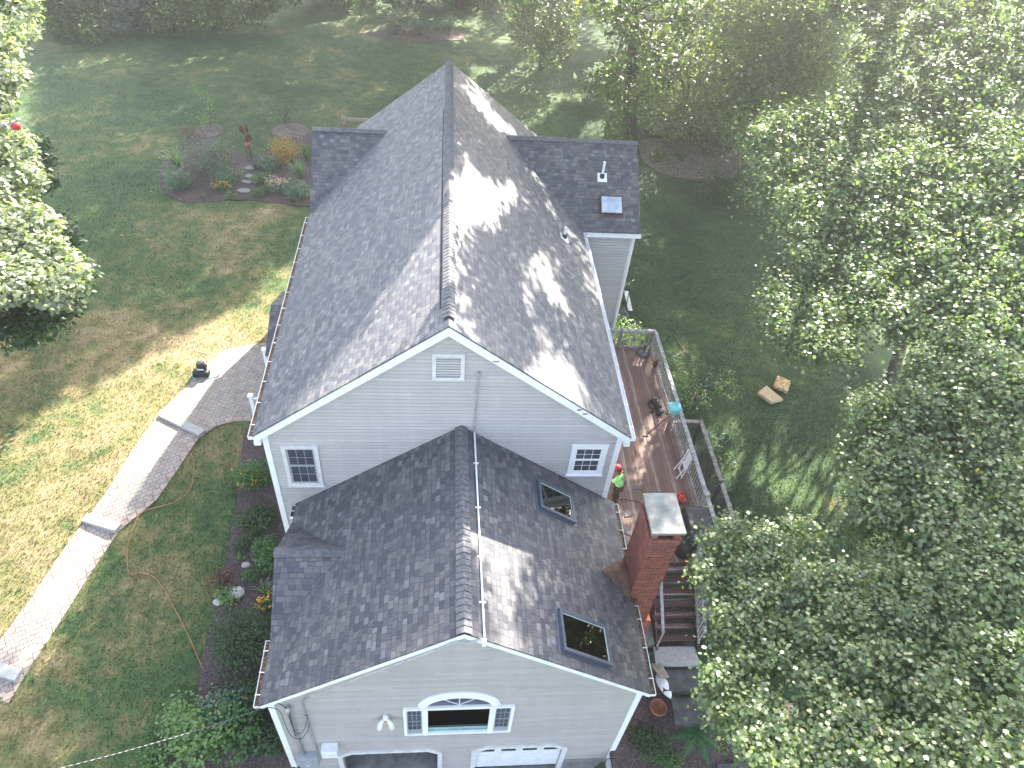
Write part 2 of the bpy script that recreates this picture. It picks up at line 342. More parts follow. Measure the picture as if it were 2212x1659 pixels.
M = dict(
 shingle=shingle_mat('shingle', TONE, .7), shingle_main=shingle_mat('shingle_main', TONE2, .55),
 cap=simple('cap_shingle', (.125, .125, .138), .9, var=.3, scale=9, bump=.6),
 siding=siding_mat('siding', (.455, .442, .448)), siding2=siding_mat('siding_garage', (.415, .392, .385), .115),
 trim=simple('white_trim', (.80, .81, .83), .5, var=.05, scale=3), rtrim=simple('weathered_trim', (.62, .615, .62), .6, var=.10, scale=5),
 gut=simple('gutter_white', (.78, .79, .80), .35, var=.05), leafdeb=mulch_mat('gutter_debris', (.04, .028, .018), (.16, .10, .06), 30),
 glass=glass_mat('window_glass', (.055, .065, .10)), dark=simple('dark_room', (.012, .011, .012), .9), pane=glass_mat('skylight_glass', (.20, .42, .42), .05, 1.0),
 skyglass=glass_mat('wing_skylight_glass', (.42, .48, .60), .12, 1.0), clad=simple('blue_grey_cladding', (.10, .115, .155), .4, .3, var=.1), copper=simple('copper_brown', (.11, .060, .045), .55, .2, var=.35, scale=5),
 brick=brick_mat('brick', (.34, .075, .040), (.17, .045, .030), (.30, .24, .22), 1, 0, .22, .075, .006, axis='wall', stain=.75),
 capstone=simple('cap_slate', (.22, .225, .21), .85, var=.3, scale=2.2, bump=.3),
 deck=plank_mat('deck_boards', 0, .145, (.095, .052, .045), (.19, .115, .10)), stair=plank_mat('stair_boards', 1, .145, (.045, .022, .024), (.09, .045, .045)),
 rail=simple('weathered_rail', (.36, .36, .37), .75, var=.35, scale=9, bump=.4), latt=simple('lattice_wood', (.065, .06, .06), .85, var=.4, scale=7),
 lattop=simple('lattice_top_board', (.30, .27, .255), .85, var=.4, scale=6, bump=.4),
 paver=brick_mat('pavers', (.285, .25, .222), (.345, .298, .262), (.15, .135, .125), 1, R(-28), .21, .14, .012, stain=.5),
 edge=brick_mat('edge_pavers', (.29, .23, .195), (.35, .28, .235), (.10, .09, .085), 1, R(62), .22, .30, .014, stain=.5),
 slab=simple('granite_slab', (.34, .335, .33), .75, var=.15, scale=14, bump=.3), slate=simple('slate_step', (.05, .052, .058), .6, var=.5, scale=4, bump=.4),
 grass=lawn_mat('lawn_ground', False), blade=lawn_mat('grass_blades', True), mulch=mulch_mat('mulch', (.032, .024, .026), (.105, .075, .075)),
 mulch2=mulch_mat('mulch_brown', (.06, .045, .04), (.17, .13, .115), 30), gravel=mulch_mat('gravel', (.07, .06, .052), (.17, .14, .12), 22), conc=simple('concrete', (.22, .22, .225), .85, var=.3, scale=2.5, bump=.3),
 bark=simple('bark', (.13, .105, .09), .95, var=.45, scale=7, bump=1), darkbark=simple('dark_bark', (.07, .055, .05), .95, var=.45, scale=7, bump=1),
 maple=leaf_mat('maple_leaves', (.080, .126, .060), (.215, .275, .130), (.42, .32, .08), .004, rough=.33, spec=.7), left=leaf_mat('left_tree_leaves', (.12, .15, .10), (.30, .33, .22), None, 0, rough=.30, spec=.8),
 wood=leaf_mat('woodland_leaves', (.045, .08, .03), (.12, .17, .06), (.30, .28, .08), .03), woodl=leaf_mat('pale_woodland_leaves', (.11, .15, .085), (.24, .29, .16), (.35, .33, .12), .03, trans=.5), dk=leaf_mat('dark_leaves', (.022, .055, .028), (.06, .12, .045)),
 mid=leaf_mat('mid_leaves', (.04, .11, .035), (.11, .22, .06)), lt=leaf_mat('light_leaves', (.09, .17, .06), (.22, .33, .13)), teal=leaf_mat('teal_leaves', (.06, .13, .10), (.17, .27, .20)),
 greyl=leaf_mat('grey_leaves', (.08, .11, .10), (.19, .22, .20)), gold=leaf_mat('gold_leaves', (.22, .19, .03), (.45, .33, .06), (.40, .14, .03), .3), redl=leaf_mat('russet_leaves', (.08, .045, .03), (.20, .10, .07)),
 pink=leaf_mat('pink_flowers', (.40, .22, .26), (.62, .42, .46)), orange=leaf_mat('orange_flowers', (.75, .25, .02), (.85, .50, .06)), white=leaf_mat('white_flowers', (.6, .65, .55), (.8, .85, .72)),
 magenta=leaf_mat('magenta_flowers', (.6, .08, .30), (.8, .3, .5)), fern=leaf_mat('fern_leaves', (.03, .13, .04), (.06, .22, .07)), blade_l=leaf_mat('strap_leaves', (.09, .17, .08), (.24, .34, .20)),
 rock=simple('rock', (.42, .40, .39), .85, var=.25, scale=5, bump=.5), flag=simple('stepping_stone', (.22, .21, .205), .85, var=.25, scale=6, bump=.4),
 rust=simple('rusty_metal', (.16, .055, .03), .8, .4, var=.5, scale=14), black=simple('black_fabric', (.012, .012, .014), .6, var=.4, scale=12, bump=.4), cover=simple('grill_cover', (.028, .030, .038), .55, var=.25, scale=5, bump=.3),
 iron=simple('cast_iron', (.10, .105, .125), .5, .4, var=.3), red=simple('red_plastic', (.55, .045, .03), .4, var=.3, scale=9), turq=simple('turquoise_metal', (.13, .45, .50), .45, var=.1),
 wplast=simple('white_plastic', (.72, .73, .76), .45, var=.08), hose=simple('green_hose', (.035, .16, .13), .45, var=.1), orc=simple('orange_cord', (.42, .19, .09), .6, var=.15), cable=simple('grey_cable', (.36, .38, .42), .4, var=.3), blackc=simple('black_cable', (.02, .02, .022), .5),
 foam=simple('tan_cushion', (.56, .42, .26), .9, var=.12, scale=5, bump=.4), wood_=simple('grey_timber', (.33, .27, .22), .9, var=.3, scale=7, bump=.4), terra=simple('terracotta', (.30, .11, .07), .8, var=.2),
 pot=simple('green_pot', (.03, .10, .09), .5), conduit=simple('grey_conduit', (.42, .43, .45), .4, .3, var=.2, scale=12), boxm=simple('meter_box', (.36, .38, .42), .5, .2, var=.1),
 skin=simple('skin', (.16, .08, .05), .6, var=.15, coord='obj'), hair=simple('hair', (.012, .010, .010), .6), shirt=simple('lime_shirt', (.32, .72, .26), .8, var=.18, scale=6, bump=.4), pants=simple('brown_trousers', (.045, .028, .020), .85, var=.5, scale=9, bump=.4),
 redcap=simple('red_cap', (.50, .02, .03), .7), boot=simple('tan_boot', (.20, .13, .08), .8), wiregrey=simple('dull_wire', (.20, .21, .23), .5, var=.2), welltrim=simple('light_well_paint', (.50, .62, .60), .6, var=.1), pvc=simple('white_pipe', (.80, .81, .83), .4), yellow=simple('yellow_plastic', (.7, .5, .1), .5),
 orangeb=simple('brass', (.6, .4, .12), .4, .5), stainp=simple('peeling_patch', (.33, .27, .24), .9),
)
SKYS, SUNE, EXPO, SHK, GRN, HAZE = .12, 5, 2.8, 2.0, 260000, .0020
# ------------------------------------------------------------------ ground
def grid_ground():
    xs = np.concatenate([np.arange(-120, -26, 4.), np.arange(-26, 24, .25), np.arange(24, 121, 4.)])
    ys = np.concatenate([np.arange(-60, -12, 3.), np.arange(-12, 52, .25), np.arange(52, 160, 4.)])
    X, Y = np.meshgrid(xs, ys); Z = T(X, Y)
    Z = Z+.035*np.sin(X*1.3+Y*.7)*np.sin(Y*.9-X*.4)*((X < -5) | (X > 9) | (Y > 16))
    V = np.stack([X, Y, Z], -1).reshape(-1, 3); nx = len(xs); ny = len(ys)
    i = np.arange(nx-1)[None, :]+np.arange(ny-1)[:, None]*nx
    F = np.stack([i, i+1, i+nx+1, i+nx], -1).reshape(-1, 4)
    o = np_mesh('ground', V, F, M['grass'], smooth=True); tag(o, kind='structure')
grid_ground()
def inpoly(x, y, poly):
    x = np.asarray(x); y = np.asarray(y); c = np.zeros(x.shape, bool); n = len(poly)
    for i in range(n):
        x1, y1 = poly[i][:2]; x2, y2 = poly[(i+1) % n][:2]
        k = ((y1 > y) != (y2 > y)) & (x < (x2-x1)*(y-y1)/((y2-y1) if y2 != y1 else 1e-9)+x1); c ^= k
    return c
def densify(poly, step, wob=0.):
    out = []; n = len(poly)
    for i in range(n):
        a, b = poly[i], poly[(i+1) % n]; L = math.dist(a[:2], b[:2]); k = max(1, int(L/step))
        for j in range(k):
            t = j/k; out.append((a[0]+(b[0]-a[0])*t+random.uniform(-wob, wob), a[1]+(b[1]-a[1])*t+random.uniform(-wob, wob)))
    return out
def smoothp(poly, it=2):
    for _ in range(it):
        q = []
        for i in range(len(poly)):
            a, b = poly[i], poly[(i+1) % len(poly)]
            q += [(a[0]*.75+b[0]*.25, a[1]*.75+b[1]*.25), (a[0]*.25+b[0]*.75, a[1]*.25+b[1]*.75)]
        poly = q
    return poly
def drape(name, poly, mat, dz=.03, step=.25, zf=None, bump=0., kind='structure', wob=.03, raw=True):
    """sheet with a free outline lying on the terrain, with a skirt so that it has thickness"""
    b = densify(poly, step, wob); xs = [p[0] for p in b]; ys = [p[1] for p in b]
    gx = np.arange(min(xs), max(xs), step); gy = np.arange(min(ys), max(ys), step); X, Y = np.meshgrid(gx, gy); X = X.ravel(); Y = Y.ravel()
    k = inpoly(X, Y, b)
    bb_ = np.array(b); X, Y = X[k], Y[k]
    keep = [((bb_[:, 0]-x)**2+(bb_[:, 1]-y)**2).min() > (step*.45)**2 for x, y in zip(X, Y)]
    pts = [Vector(p) for p in b]+[Vector((x, y)) for x, y, q in zip(X, Y, keep) if q]
    n = len(b)
    vs, es, fs, *_ = delaunay_2d_cdt(pts, [(i, (i+1) % n) for i in range(n)], [], 1, 1e-5)
    zf = zf or (lambda x, y: float(T(x, y, raw)))
    m = MB(); V3 = [(v.x, v.y, zf(v.x, v.y)+dz+random.uniform(-bump, bump)) for v in vs]
    m.add(V3, [tuple(f) for f in fs]); k0 = len(m.v)
    m.add([(p[0], p[1], p[2]-.25) for p in V3[:n]], []); m.f += [(i, (i+1) % n, k0+(i+1) % n, k0+i) for i in range(n)]; m.mi += [0]*n
    o = m.build(name, mat, smooth=False)
    return tag(o, kind=kind)
def Gp(pts): return [tuple(G(u, v)[:2]) for u, v in pts]
BED1 = smoothp(Gp([(341, 394), (345, 360), (370, 335), (400, 305), (440, 290), (490, 310), (515, 332), (545, 338), (575, 333), (600, 305), (640, 290), (690, 285), (720, 330), (715, 440), (660, 448), (600, 440), (540, 431), (490, 434), (420, 442), (370, 432)]), 2)
BED2 = Gp([(540, 912), (524, 960), (520, 1010), (512, 1090), (500, 1150), (491, 1200), (480, 1260), (470, 1300), (462, 1340), (448, 1380), (434, 1430), (427, 1480), (426, 1530), (410, 1570), (380, 1600), (340, 1659), (300, 1720)])
BED2 = BED2+[(-4.15, -9.2), (-4.15, .2), (-4.75, .3), (-4.75, 4.2)]
drape('garden_bed', BED1, M['mulch'], .05, .3, bump=.02)
drape('garden_bed', BED2, M['mulch'], .05, .3, bump=.02)
def ell(c, rx, ry, n=18): return [(c[0]+rx*math.cos(2*math.pi*i/n), c[1]+ry*math.sin(2*math.pi*i/n)) for i in range(n)]
c1 = G(452, 283); c2 = G(627, 284)
drape('mulch_ring', ell(c1, .85, .85), M['mulch2'], .05, .25, bump=.03)
drape('mulch_ring', ell(c2, 1.1, 1.0), M['mulch2'], .06, .25, bump=.03)
drape('mulch_bed', Gp([(790, 72), (850, 60), (960, 62), (1010, 70), (1000, 88), (900, 90), (820, 84)]), M['mulch2'], .04, .4, bump=.03)
drape('gravel_patch', smoothp(Gp([(1380, 300), (1480, 300), (1600, 325), (1600, 385), (1520, 392), (1440, 382), (1395, 355), (1380, 330)]), 1), M['gravel'], .04, .3, bump=.02)
drape('mulch_bed', [(4.9, .2), (7.4, -.5), (7.9, -3.2), (8.6, -5), (9.2, -8), (4.9, -9)], M['mulch'], .03, .3, bump=.03)
# walk: outline from the survey, cut at the three stone steps
# right/left edge points going down the walk
WL = Gp([(585, 742), (545, 745), (505, 752), (480, 762), (440, 793), (400, 840), (344, 893), (329, 917), (280, 985), (240, 1050), (187, 1124), (165, 1150), (120, 1215), (60, 1305), (0, 1385), (-60, 1460)])
WR = Gp([(585, 912), (545, 910), (505, 912), (480, 918), (462, 925), (448, 935), (434, 942), (427, 952), (385, 1015), (340, 1080), (258, 1148), (250, 1160), (200, 1235), (140, 1330), (55, 1462), (20, 1520)])
STEPS = [((344, 905), (447, 932), (432, 945), (345, 893)), None]
WALK = WL+WR[::-1]
def stepz(x, y):
    return float(T(x, y, True))
wo = drape('walkway', WALK, M['paver'], .035, .3, bump=0, wob=0)
# border course along both edges: proud strips of larger pavers
def strip(line, w, side, name):
    m = MB(); a = [Vector(p) for p in line]; ds = [(a[min(i+1, len(a)-1)]-a[max(i-1, 0)]).normalized() for i in range(len(a))]
    out = [p+Vector((-d.y, d.x))*w*side for p, d in zip(a, ds)]
    L = densify([tuple(p) for p in a], .3)[:0] or None
    vs = []; 
    for p, q in zip(a, out):
        for r in (p, q): vs.append((r.x, r.y, stepz(r.x, r.y)+.042))
    for p, q in zip(a, out): 
        for r in (p, q): vs.append((r.x, r.y, stepz(r.x, r.y)-.1))
    n = len(a); f = []
    for i in range(n-1):
        f += [(2*i, 2*i+1, 2*i+3, 2*i+2), (2*i, 2*i+2, 2*n+2*i+2, 2*n+2*i), (2*i+1, 2*n+2*i+1, 2*n+2*i+3, 2*i+3)]
    m.add(vs, f); return tag(m.build(name, M['edge']), kind='structure')
def fine(line, k=6):
    out = []
    for i in range(len(line)-1):
        for j in range(k): out.append((line[i][0]+(line[i+1][0]-line[i][0])*j/k, line[i][1]+(line[i+1][1]-line[i][1])*j/k))
    return out+[line[-1]]
strip(fine(WL), .24, 1, 'walkway_edge'); strip(fine(WR), .24, -1, 'walkway_edge')
def slabstep(corners, label):
    P = [G(*c) for c in corners]; c = sum(P)/4; z = c[2]
    m = MB(); top = [(p[0], p[1], z+.16) for p in P]; bot = [(p[0], p[1], z-.06) for p in P]
    m.add(top+bot, [(0, 1, 2, 3), (7, 6, 5, 4)]+[(i, 4+i, 4+(i+1) % 4, (i+1) % 4) for i in range(4)])
    o = m.build('stone_step', M['slab'], bevel=.015); return tag(o, label, 'step', 'stone steps across the paver walk')
slabstep([(349, 890), (447, 934), (431, 946), (343, 903)], 'long pale stone step of the walk nearest the front porch')
slabstep([(190, 1112), (266, 1136), (252, 1154), (178, 1130)], 'pale stone step halfway down the paver walk')
slabstep([(-30, 1425), (52, 1450), (37, 1477), (-48, 1450)], 'pale stone step at the lower left end of the walk')
# driveway in front of the garage
m = MB(); m.bb((-4.1, -16, -9.3), (5.2, -5.45, -9.15)); tag(m.build('driveway', M['conc']), kind='structure')
# ------------------------------------------------------------------ house
M1, M2 = .7642, .7192
H1, BK = 3.821, 15.56
X2, H2, W2, E2, LG = .3857, .2023, 4.7178, -3.1907, 5.6128
house = empty('house', (0, 0, -6), 'pale clapboard house with grey shingle roofs seen from above, garage wing in front', 'house')
TH = .045
def roofplane(name, loops, mp, mat=None, th=TH):
    m = MB(); m.prism(loops, 0, -th, mp); return m.build(name, mat or M['shingle'], house)
c1_ = math.hypot(1, M1); c2_ = math.hypot(1, M2)
nz1 = 1/c1_; nx1 = M1/c1_
# u runs along the ridge, v = distance up the slope from the eave
def mpR(u, v, w): x = 5-v/c1_; return (x+w*nx1, u, H1-M1*x+w*nz1)
def mpL(u, v, w): x = 5-v/c1_; return (-x-w*nx1, u, H1-M1*x+w*nz1)
S1 = 5*c1_
mainR = roofplane('roof', [(-.2, -.02), (BK, -.02), (BK, S1), (-.2, S1)], mpR, M['shingle_main'])
mainL = roofplane('roof', [(-.2, -.02), (BK, -.02), (BK, S1), (-.2, S1)], mpL, M['shingle_main'])
nx2, nz2 = M2/c2_, 1/c2_; S2 = W2*c2_
def mpGR(u, v, w): x = W2-v/c2_; return (X2+x+w*nx2, u, H2-M2*x+w*nz2)
def mpGL(u, v, w): x = W2-v/c2_; return (X2-x-w*nx2, u, H2-M2*x+w*nz2)
def vG(x): return (W2-abs(x-X2))*c2_
SK = [(-5.42, -4.52, vG(3.92), vG(2.72)), (-1.53, -.72, vG(3.47), vG(2.52))]
holes = [[(a, c), (b, c), (b, d), (a, d)] for a, b, c, d in SK]
_x = 0
garR = roofplane('roof', [[(-LG-.2, -.02), (-.005, -.02), (-.005, S2), (-LG-.2, S2)]]+holes, mpGR)
garL = roofplane('roof', [(-LG-.2, -.02), (-.005, -.02), (-.005, S2), (-LG-.2, S2)], mpGL)
# cross gables and wing: (side, ridge y, ridge z, half run, end x, pitch)
def crossgable(xe, yr, zr, run, zlow, xin_top, xin_low, back_low=None):
    """front and back planes of a gable whose ridge runs along x; planes butt the big roof along the valley"""
    L = run; pit = (zr-zlow)/run; c = math.hypot(1, pit); ny, nz = pit/c, 1/c
    for s in (-1, 1):
        def mp(u, v, w, s=s): y = L-v/c; return (u, yr+s*(y+w*ny), zr-pit*y+w*nz)
        e = 0.02
        roofplane('roof', [(xe, -.02), (xin_low, -.02), (xin_top, L*c), (xe, L*c)], mp)
xj = lambda z, h, k: (h-z)/k
# left dormer gable of the main roof
YD, HD, DD = 13.10, 2.057, 2.69
crossgable(-5.0, YD, HD, DD, 0.0, -xj(HD, H1, M1)+.12, -5+.02)
# right wing
YR, HR, DR = 12.92, 2.161, 3.02
crossgable(7.19, YR, HR, DR, .053, xj(HR, H1, M1)-.12, xj(.053, H1, M1)-.02)
# garage left cross gable
YC, ZC, DC = -2.42, -1.95, 1.72
XE = -4.36
crossgable(XE, YC, ZC, DC, E2, X2-xj(ZC, H2, M2)+.12, XE+.05)
# ridge caps: overlapping bent shingles, one mesh a ridge
def ridgecap(name, p, q, pit, w=.17, pitch=.14, tilt=.018, lift=.012):
    p, q = Vector(p), Vector(q); d = (q-p); L = d.length; d.normalize(); s = d.cross(Vector((0, 0, 1))).normalized(); n = int(L/pitch)
    m = MB(); c = math.hypot(1, pit)
    for i in range(n):
        a, b = i*L/n-.01, (i+1)*L/n+.05
        k = random.uniform(-.004, .004)
        A = []
        for t, up in ((a, lift+.010+tilt+k), (b, lift)):
            for off in (-w, -w*.5, -w*.18, 0, w*.18, w*.5, w):
                z = -abs(off)*pit/c*1.0+(.0 if abs(off) > .01 else -.006)
                A.append(p+d*t+s*(off/1.0*.9)+Vector((0, 0, z+up+.03)))
        f = [(j, j+1, 7+j+1, 7+j) for j in range(6)]
        th = [v-Vector((0, 0, .014)) for v in A]
        m.add(A+th, f+[(14+j+1, 14+j, 21+j, 21+j+1) for j in range(6)]+[(j+1, j, 14+j, 14+j+1) for j in range(6)]+[(0, 7, 21, 14), (6, 20, 27, 13)])
    return m.build(name, M['cap'], house)
ridgecap('ridge_cap', (0, .12, H1), (0, BK, H1), M1, tilt=.008)
ridgecap('ridge_cap', (X2, -LG-.2, H2), (X2, -.02, H2), M2, .19, .16)
ridgecap('ridge_cap', (-5, YD, HD), (-xj(HD, H1, M1), YD, HD), .76, .15)
ridgecap('ridge_cap', (7.19, YR, HR), (xj(HR, H1, M1), YR, HR), .70, .16)
ridgecap('ridge_cap', (XE, YC, ZC), (X2-xj(ZC, H2, M2), YC, ZC), .72, .16, .15)
# vent slot of the open ridge along the main roof: the dark line left of the cap
m = MB(); m.beam((-.2, .6, H1-.2*M1+.005), (-.2, 11.5, H1-.2*M1+.005), .03, .012, up=(-nx1, 0, nz1)); m.build('ridge_vent', M['dark'], house)
# ---- walls
def gable(x0, x1, zb, xr, zr, pit, z0): return [(x0, z0), (x1, z0), (x1, zr-pit*abs(x1-xr)), (xr, zr), (x0, zr-pit*abs(x0-xr))]
WT = .14
m = MB()
g0 = gable(-4.82, 4.82, 0, 0, H1-.09, M1, -7.2)
m.prism(g0, 0, WT, lambda a, b, w: (a, w, b)); m.prism(g0, BK-.3-WT, BK-.3, lambda a, b, w: (a, w, b))
zt = H1-.09-M1*4.82
m.bb((-4.82, WT, -7.2), (-4.82+WT, BK-.3-WT, zt)); m.bb((4.82-WT, WT, -7.2), (4.82, BK-.3-WT, zt))
m.build('wall', M['siding'], house)
# wing walls
m = MB(); ywf, ywb = YR-DR+.3, YR+DR-.3
gw = [(ywf, -7.3), (ywb, -7.3), (ywb, .053+.3*.7-.07), (YR, HR-.1), (ywf, .053+.3*.7-.07)]
m.prism(gw, 7.09-WT, 7.09, lambda a, b, w: (w, a, b)); m.bb((4.822, ywf, -7.3), (7.09-WT, ywf+WT, .19)); m.bb((4.822, ywb-WT, -7.3), (7.09-WT, ywb, .19))
m.build('wall', M['siding'], house)
m = MB(); gd = [(YD-DD+.2, -7), (YD+DD-.2, -7), (YD+DD-.2, .08), (YD, HD-.1), (YD-DD+.2, .08)]
m.prism(gd, -4.93, -4.825, lambda a, b, w: (w, a, b)); m.build('wall', M['siding'], house)
# garage wing walls, front one with real openings
gx0, gx1 = X2-4.603, X2+4.603
zf = -9.15
D1 = (-2.78, -.14); D2 = (.95, 3.42); DT = -7.08
def door_hole(a, b, top, cut=.28): return [(a, zf-.05), (b, zf-.05), (b, top-cut*.75), (b-cut, top), (a+cut, top), (a, top-cut*.75)]
WX0, WX1, WZ0, WZ1 = -1.0, 1.78, -5.78, -4.16
AC = (.385, -4.12); AR_ = .93
winhole = [(-.55, WZ0+.06), (1.32, WZ0+.06), (1.32, -4.14), (-.55, -4.14)]
arch = [(AC[0]+.86*math.cos(t), -4.02+.62*math.sin(t)) for t in [math.pi*i/16 for i in range(17)]]
gf = gable(gx0, gx1, 0, X2, H2-.09, M2, -9.3)
winhole = [(-.47, -5.68), (1.24, -5.68), (1.24, -4.16), (-.47, -4.16)]
m = MB(); m.prism([gf, winhole, arch, door_hole(*D1, DT), door_hole(*D2, DT)], -LG, -LG+WT, lambda a, b, w: (a, w, b))
m.bb((gx0, -LG+WT, -9.3), (gx0+WT, -.002, H2-.09-M2*4.603)); m.bb((gx1-WT, -LG+WT, -9.3), (gx1, -.002, H2-.09-M2*4.603))
m.build('wall', M['siding2'], house)
m = MB(); m.bb((gx0+.15, -LG+.15, -9.3), (gx1-.15, -.01, -9.15)); m.build('garage_floor', M['conc'], house)
m = MB(); m.bb((gx0+.15, -LG+.15, -6.35), (gx1-.15, -.01, -6.2)); m.bb((gx0+.15, -LG+1.1, -6.2), (gx1-.15, -LG+1.15, -3.4)); m.build('room_floor', M['dark'], house)
# foundation band and white retaining wall at the right corner
m = MB(); m.bb((gx1-1.42, -LG-.015, -9.3), (gx1+.012, -LG-.002, -8.25)); m.build('foundation', M['conc'], house)
# corner boards
def cboard(x, y, z0, z1, sx, sy, w=.13, t=.025):
    m = MB()
    m.bb((x-sx*w, y-sy*t if sy > 0 else y, z0), (x+sx*t, y if sy > 0 else y-sy*t, z1)); return m
for (x, sx, y, z0, z1) in ((-4.82, -1, 0, -7.1, -.02), (4.82, 1, 0, -5.0, -.02), (gx0, -1, -LG, -8.3, E2-.02), (gx1, 1, -LG, -8.25, E2-.02), (7.09, 1, ywf, -7.2, .10)):
    m = MB(); m.bb((x-sx*.13, y-.025, z0), (x+sx*.025, y-.001, z1)); m.bb((x+sx*.001, y-.001, z0), (x+sx*.025, y+.12, z1)); m.build('corner_board', M['trim'], house)
# rake boards (fascia) and soffits
def rake(xr, zr, xe, ze, yf, y_wall, h, name='rake_board'):
    m = MB(); d = 1 if xe > xr else -1
    pts = [(xr, zr-.05), (xe, ze-.05), (xe, ze-.05-h), (xr, zr-.05-h*1.12)]
    m.prism(pts, yf, yf+.03, lambda a, b, w: (a, w, b))
    pts2 = [(xr, zr-.05-h*.80), (xe, ze-.05-h*.70), (xe, ze-.05-h*.78), (xr, zr-.05-h*.90)]
    m.prism(pts2, yf+.031, y_wall, lambda a, b, w: (a, w, b)); return m.build(name, M['trim'], house)
rake(0, H1, 5.0, 0, -.2, -.003, .24); rake(0, H1, -5.0, 0, -.2, -.003, .24)
rake(X2, H2, X2+W2, E2, -LG-.2, -LG-.003, .16); rake(X2, H2, X2-W2, E2, -LG-.2, -LG-.003, .16)
for yr_, zr_, ye, ze, x in ((YD, HD, YD-DD, 0, -5.0), (YD, HD, YD+DD, 0, -5.0), (YR, HR, YR-DR, .053, 7.19), (YR, HR, YR+DR, .053, 7.19), (YC, ZC, YC-DC, E2, XE), (YC, ZC, YC+DC, E2, XE)):
    s = 1 if x > 0 else -1
    rake_b = MB(); rake_b.prism([(yr_, zr_-.05), (ye, ze-.05), (ye, ze-.2), (yr_, zr_-.23)], x-s*.03, x-s*.002, lambda a, b, w: (w, a, b))
    rake_b.build('rake_board', M['trim'], house)
# boxed eaves
for a, b in (((-5.0, -.17, -.30), (-4.86, BK-.3, -.07)), ((4.86, -.17, -.30), (5.0, ywf-.3, -.07)), ((X2-W2, -LG-.17, E2-.24), (gx0-.03, -.01, E2-.06)), ((gx1+.03, -LG-.17, E2-.24), (X2+W2, -.01, E2-.06)), ((5.02, ywf-.3, -.16), (7.19, ywf-.03, -.01))):
    m = MB(); m.bb(a, b); m.build('eaves_trim', M['trim'], house)
for a, b in (((4.86, -.169, -.42), (5.03, -.03, -.301)), ((-5.03, -.169, -.42), (-4.86, -.03, -.301))):
    m = MB(); m.bb(a, b); m.build('eaves_return', M['trim'], house)
# gutters
def gutter(p, q, s, debris=False, spikes=.8, cap0=True):
    """open trough running along y from p to q, on side s, or along x"""
    p, q = Vector(p), Vector(q); d = (q-p).normalized(); o = Vector((s, 0, 0)) if abs(d.y) > .5 else Vector((0, s, 0))
    m = MB(); w = .125
    for a, b, c, e in ((0, .006, -.11, .0), (w-.012, w, -.10, .012), (0, w, -.115, -.105)):
        P = p+o*a; Q = q+o*b; lo = [min(P[i], Q[i]) for i in range(3)]; hi = [max(P[i], Q[i]) for i in range(3)]; lo[2] = p.z+c; hi[2] = p.z+e; m.bb(lo, hi)
    for r in (p, q):
        P = r-d*.003*(1 if r == p else -1); Q = r+o*w+d*.003*(1 if r == p else -1); lo = [min(P[i], Q[i]) for i in range(3)]; hi = [max(P[i], Q[i]) for i in range(3)]; lo[2] = p.z-.11; hi[2] = p.z+.005; m.bb(lo, hi)
    L = (q-p).length; n = max(1, int(L/spikes))
    for i in range(n):
        c = p+d*(L*(i+.5)/n); m.beam(c-o*.03+Vector((0, 0, .014)), c+o*(w+.01)+Vector((0, 0, .014)), .022, .008)
    g_ = m.build('gutter', M['gut'], house)
    if debris:
        P = p+o*.01; Q = q+o*(w-.014); lo = [min(P[i], Q[i]) for i in range(3)]; hi = [max(P[i], Q[i]) for i in range(3)]; lo[2] = p.z-.08; hi[2] = p.z-.035
        mm = MB(); mm.bb(lo, hi); mm.build('leaf_litter', M['leafdeb'], g_)
    return g_
gutter((-5.01, -.2, -.04), (-5.01, YD-DD-.02, -.04), -1, True); gutter((5.01, -.2, -.04), (5.01, ywf-.3, -.04), 1)
gutter((X2-W2-.01, -LG-.2, E2-.04), (X2-W2-.01, YC-DC-.05, E2-.04), -1, True, .5); gutter((X2-W2-.01, YC+DC+.25, E2-.04), (X2-W2-.01, -.05, E2-.04), -1, True, .5)
gutter((X2+W2+.01, -LG-.2, E2-.04), (X2+W2+.01, -3.42, E2-.04), 1, True, .6); gutter((X2+W2+.01, -1.95, E2-.04), (X2+W2+.01, -.05, E2-.04), 1, True, .6)
gutter((5.15, ywf-.31, .01), (7.19, ywf-.31, .01), -1)
# downspouts at the wing corner
m = MB(); m.tube([(7.02, ywf-.06, -.1), (7.02, ywf-.06, -6.9)], .035, 8); m.build('downspout', M['gut'], house)
